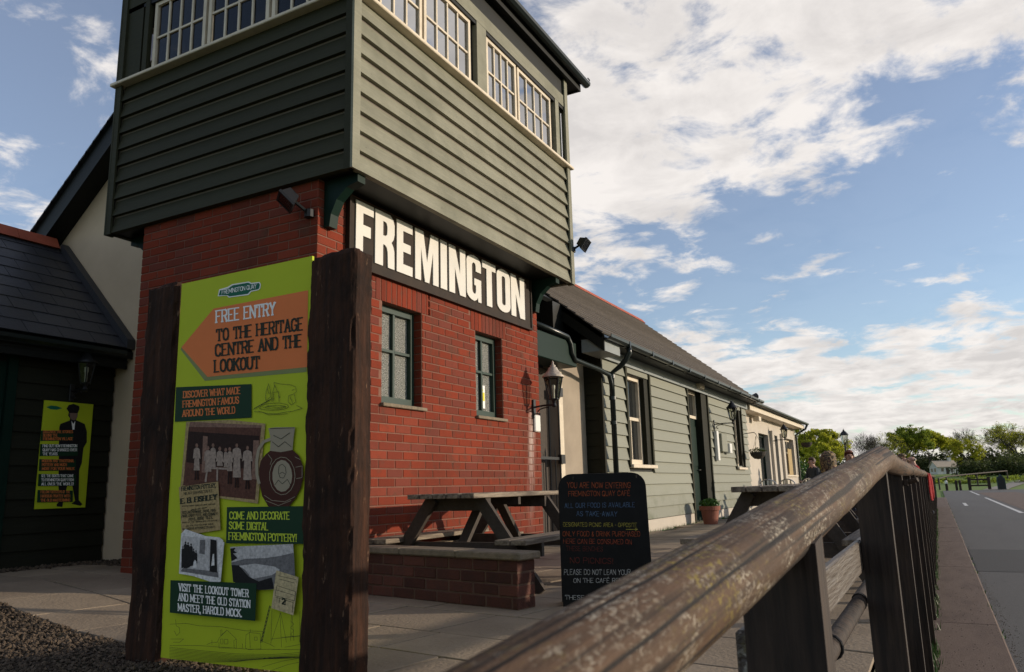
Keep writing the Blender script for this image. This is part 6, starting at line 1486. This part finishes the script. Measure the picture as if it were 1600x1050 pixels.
# ================================================================== TREES
def limbs(base, height, spread, seed, levels=4, r0=.16, n0=7):
    rnd = random.Random(seed); segs = []; tips = []
    def grow(p, d, l, r_, lev):
        q = p; pts = [(p, r_)]
        for i in range(3):
            d = (d+Vector((rnd.gauss(0, .16), rnd.gauss(0, .16), rnd.gauss(.06, .10)))).normalized(); q = q+d*l/3; pts.append((q.copy(), r_*(1-.22*(i+1))))
        segs.append(pts)
        if lev == 0: tips.append(q); return
        for _ in range(n0 if lev == levels else rnd.choice((3, 4))):
            ang = rnd.uniform(0, 6.283); tilt = rnd.uniform(.35, .95)*spread
            o = d.orthogonal().normalized(); o = Matrix.Rotation(ang, 3, d) @ o
            nd_ = (d*math.cos(tilt)+o*math.sin(tilt)).normalized(); k = rnd.uniform(.3, 1); start = pts[2][0].lerp(pts[3][0], k) if lev < levels else pts[1][0].lerp(pts[3][0], k)
            grow(start, nd_, l*rnd.uniform(.55, .78), r_*.5, lev-1)
    grow(Vector(base), Vector((rnd.gauss(0, .05), rnd.gauss(0, .05), 1)), height*.42, r0, levels)
    return segs, tips
def scale_to(mb_list, tips, H):
    zt = max(v[2] for mb in mb_list for v in mb.v); return H/zt
def make_tree(name, label, H, seed, m, leaves, leaf_s, spread=1.0, levels=4, group='trees beyond the road', r0=.15, cl=.44):
    segs, tips = limbs((0, 0, 0), 1.0*H, spread, seed, levels, r0)
    tr, br = MB(), MB()
    for i, pts in enumerate(segs): (tr if i == 0 else br).tube([p for p, _ in pts], [max(r_, .012) for _, r_ in pts], 7 if i == 0 else (4 if len(pts) and pts[0][1] > .03 else 3), cap=False)
    cr = MB(); random.seed(seed)
    if leaves:
        per = max(1, leaves//len(tips))
        for tp in tips:
            w = random.uniform(.6, 1.3)
            if random.random() < .12: continue
            leaf_cloud(cr, tp, cl*H/7*w, cl*H/7*w, cl*.75*H/7*w, int(per*w), leaf_s*.6, leaf_s*1.3, .5, .15)
    k = H/max(v[2] for v in (cr.v if leaves else br.v))
    for mb in (tr, br, cr): mb.v = [(a*k, b*k, c*k) for a, b, c in mb.v]
    t = thing(name, (0, 0, 0), label, 'tree', group)
    tr.build('trunk', 'bark', t, origin=(0, 0, 0)); br.build('limbs', 'bark', t, origin=(0, 0, 0))
    if leaves: cr.build('crown', m, t, origin=(0, 0, 0))
    return t
LEAF = [make_tree('leafy_tree', 'x', 8, 11, 'leaf_spring', 15000, .15, 1.05), make_tree('leafy_tree', 'x', 9, 23, 'leaf_green', 15000, .15, 1.0), make_tree('leafy_tree', 'x', 8, 37, 'leaf_spring', 9000, .13, .95)]
BARE = [make_tree('bare_tree', 'x', 9, 51, None, 0, .1, .85, levels=5), make_tree('bare_tree', 'x', 9, 67, 'leaf_spring', 4500, .09, .8, levels=5)]
first = set()
def plant(kind, i, px, ptop, Y, label, sx=1.0):
    "stand a tree on the ground at distance Y along the photo column px, as tall as the photo row ptop says"
    src = (LEAF if kind == 'l' else BARE)[i]; top = at(px, ptop, 'y', Y); z = terrain(top.x, Y)-.1; H = top.z-z; base = (8, 9, 8)[i] if kind == 'l' else 9; s = H/base; rot = random.uniform(0, 6.28)
    if src.name not in first: first.add(src.name); src.location = (top.x, Y, z); src['label'] = label; src.rotation_euler.z = rot; src.scale = (s*sx, s*sx, s)
    else: copy_tree(src, (top.x, Y, z), label, rot, (s*sx, s*sx, s))
random.seed(5)
plant('l', 0, 1277, 662, 112, 'broad yellow green tree behind the end of the cafe extension', 1.05)
plant('l', 1, 1254, 682, 122, 'dark green tree tucked behind the far gutter end', .9)
plant('l', 2, 1298, 690, 106, 'small spring green tree left of the lamp post', 1.0)
plant('b', 0, 1322, 676, 175, 'bare branching tree directly behind the lamp post', .9)
plant('b', 0, 1347, 680, 182, 'bare tree just right of the lamp post', 1.0)
plant('b', 1, 1373, 674, 190, 'thin leafed tree above the crest of the log rail', .9)
plant('l', 1, 1401, 662, 196, 'full green tree, tallest above the far fence posts', 1.0)
plant('l', 0, 1447, 668, 206, 'rounded yellow green tree above the white cottage', 1.05)
plant('l', 2, 1425, 675, 214, 'green tree filling the gap between two rounded crowns', 1.0)
plant('l', 0, 1475, 678, 222, 'yellow green tree just right of the white cottage roof', .9)
plant('b', 1, 1494, 676, 230, 'thin bare tree right of the white cottage', 1.0)
plant('l', 2, 1512, 684, 215, 'small sparse spring tree in front of bare crowns', 1.0)
plant('b', 0, 1535, 667, 248, 'bare tree with fine twigs left of the tall right-hand group', 1.1)
plant('b', 1, 1562, 661, 240, 'tall thin leafed tree in the right-hand group', 1.1)
plant('b', 1, 1590, 656, 235, 'tallest thin leafed tree at the right edge of the picture', 1.2)
plant('l', 2, 1578, 672, 255, 'sparse spring tree between the bare crowns at right edge', 1.1)
plant('b', 1, 1625, 660, 242, 'bare tree half cut by the right picture edge', 1.1)
# dark belts of undergrowth: one mass each
def belt(name, label, spots, m, n, s):
    mb = MB()
    for (px, y0, Y, rx, rz) in spots:
        c = at(px, y0, 'y', Y); z = terrain(c.x, Y); leaf_cloud(mb, (c.x, Y, z+rz*.55), rx, rx*.6, rz, n, s*.6, s*1.4, .4, .1)
    mb.build(name, m, kind='stuff', label=label, cat='undergrowth')
random.seed(9)
belt('hedge', 'dark belt of trees and undergrowth behind the grass field', [(1250+i*18, 735, 225+random.uniform(-10, 20), 6.0, random.uniform(2.6, 4.0)) for i in range(22)], 'leaf_dark', 1500, .32)
belt('bramble_bank', 'dark bramble bank right of the white cottage', [(1512+i*14, 742, 175+random.uniform(-8, 8), 3.4, random.uniform(1.6, 2.6)) for i in range(9)], 'leaf_dark', 1100, .22)
belt('roadside_brush', 'low green brush along the far edge of the road', [(1455+i*17, 757, 138+random.uniform(-6, 20), 2.2, random.uniform(.3, .6)) for i in range(10)], 'leaf_green', 400, .14)
bush = thing('garden_bush', (-5.0, 34, 0), 'bright green bush at the far corner of the cafe extension', 'bush')
leaf_cloud(MB(), (-5.0, 34, .75), .75, .75, .85, 2600, .03, .07).build('foliage', 'leaf_herb', bush); MB().tube([(-5.0, 34, -.05), (-5.0, 34, .8)], [.04, .02], 6).build('stem', 'bark', bush)
# weeds along the foot of the fence and in the joints
def weeds():
    mb = MB()
    for _ in range(5200):
        y = random.uniform(5, 40)
        if noise.noise(Vector((y*1.3, 3, 0))) < -.05: continue
        x = -.19+random.gauss(.0, .022); h = random.uniform(.02, .09); a = random.uniform(0, 6.28); w = random.uniform(.003, .007)
        dx, dy = math.cos(a), math.sin(a); mb.add([(x-dy*w, y+dx*w, ROAD-.02), (x+dy*w, y-dx*w, ROAD-.02), (x+dx*h*.5, y+dy*h*.5, ROAD+h)], [(0,1,2)])
    for _ in range(900):
        y = random.uniform(5, 50); x = KX1+random.gauss(0, .012)
        if noise.noise(Vector((y*1.7, 9, 0))) < .12: continue
        h = random.uniform(.015, .04); a = random.uniform(0, 6.28); dx, dy = math.cos(a), math.sin(a); mb.add([(x-dy*.006, y+dx*.006, ROAD-.03), (x+dy*.006, y-dx*.006, ROAD-.03), (x+dx*h, y+dy*h, ROAD+h*.6)], [(0,1,2)])
    for _ in range(700):
        y = random.uniform(CY0+.5, 20); x = CX+.02+abs(random.gauss(0, .015)); h = random.uniform(.02, .07); a = random.uniform(0, 6.28); dx, dy = math.cos(a), math.sin(a)
        mb.add([(x-dy*.004, y+dx*.004, -.01), (x+dy*.004, y-dx*.004, -.01), (x+dx*h*.4, y+dy*h*.4, h)], [(0,1,2)])
    mb.build('weeds', 'leaf_herb', kind='stuff', label='sparse green weeds along the foot of the fence and kerb', cat='weeds')
weeds()
# grit and litter along the road edge
def grit_spot():
    y = 4.5+abs(random.gauss(0, 1))*11
    return (KX1+.02+abs(random.gauss(0, .05)), y) if random.random() < .6 else (random.uniform(-.17, .33), y)
def grit():
    mb = MB(); fs = [(0,2,4),(2,1,4),(1,3,4),(3,0,4)]
    for _ in range(2600):
        x, y = grit_spot(); s_ = random.uniform(.002, .007); z = ROAD-.045 if x > KX1 else ROAD-.002; a = random.uniform(0, 6.28); c_, n_ = math.cos(a)*s_, math.sin(a)*s_
        mb.add([(x+c_, y+n_, z), (x-c_, y-n_, z), (x-n_*.7, y+c_*.7, z), (x+n_*.7, y-c_*.7, z), (x, y, z+s_*.7)], fs)
    mb.build('road_grit', 'gravel', kind='stuff', label='fine grit scattered along the kerb and road edge', cat='grit')
grit()
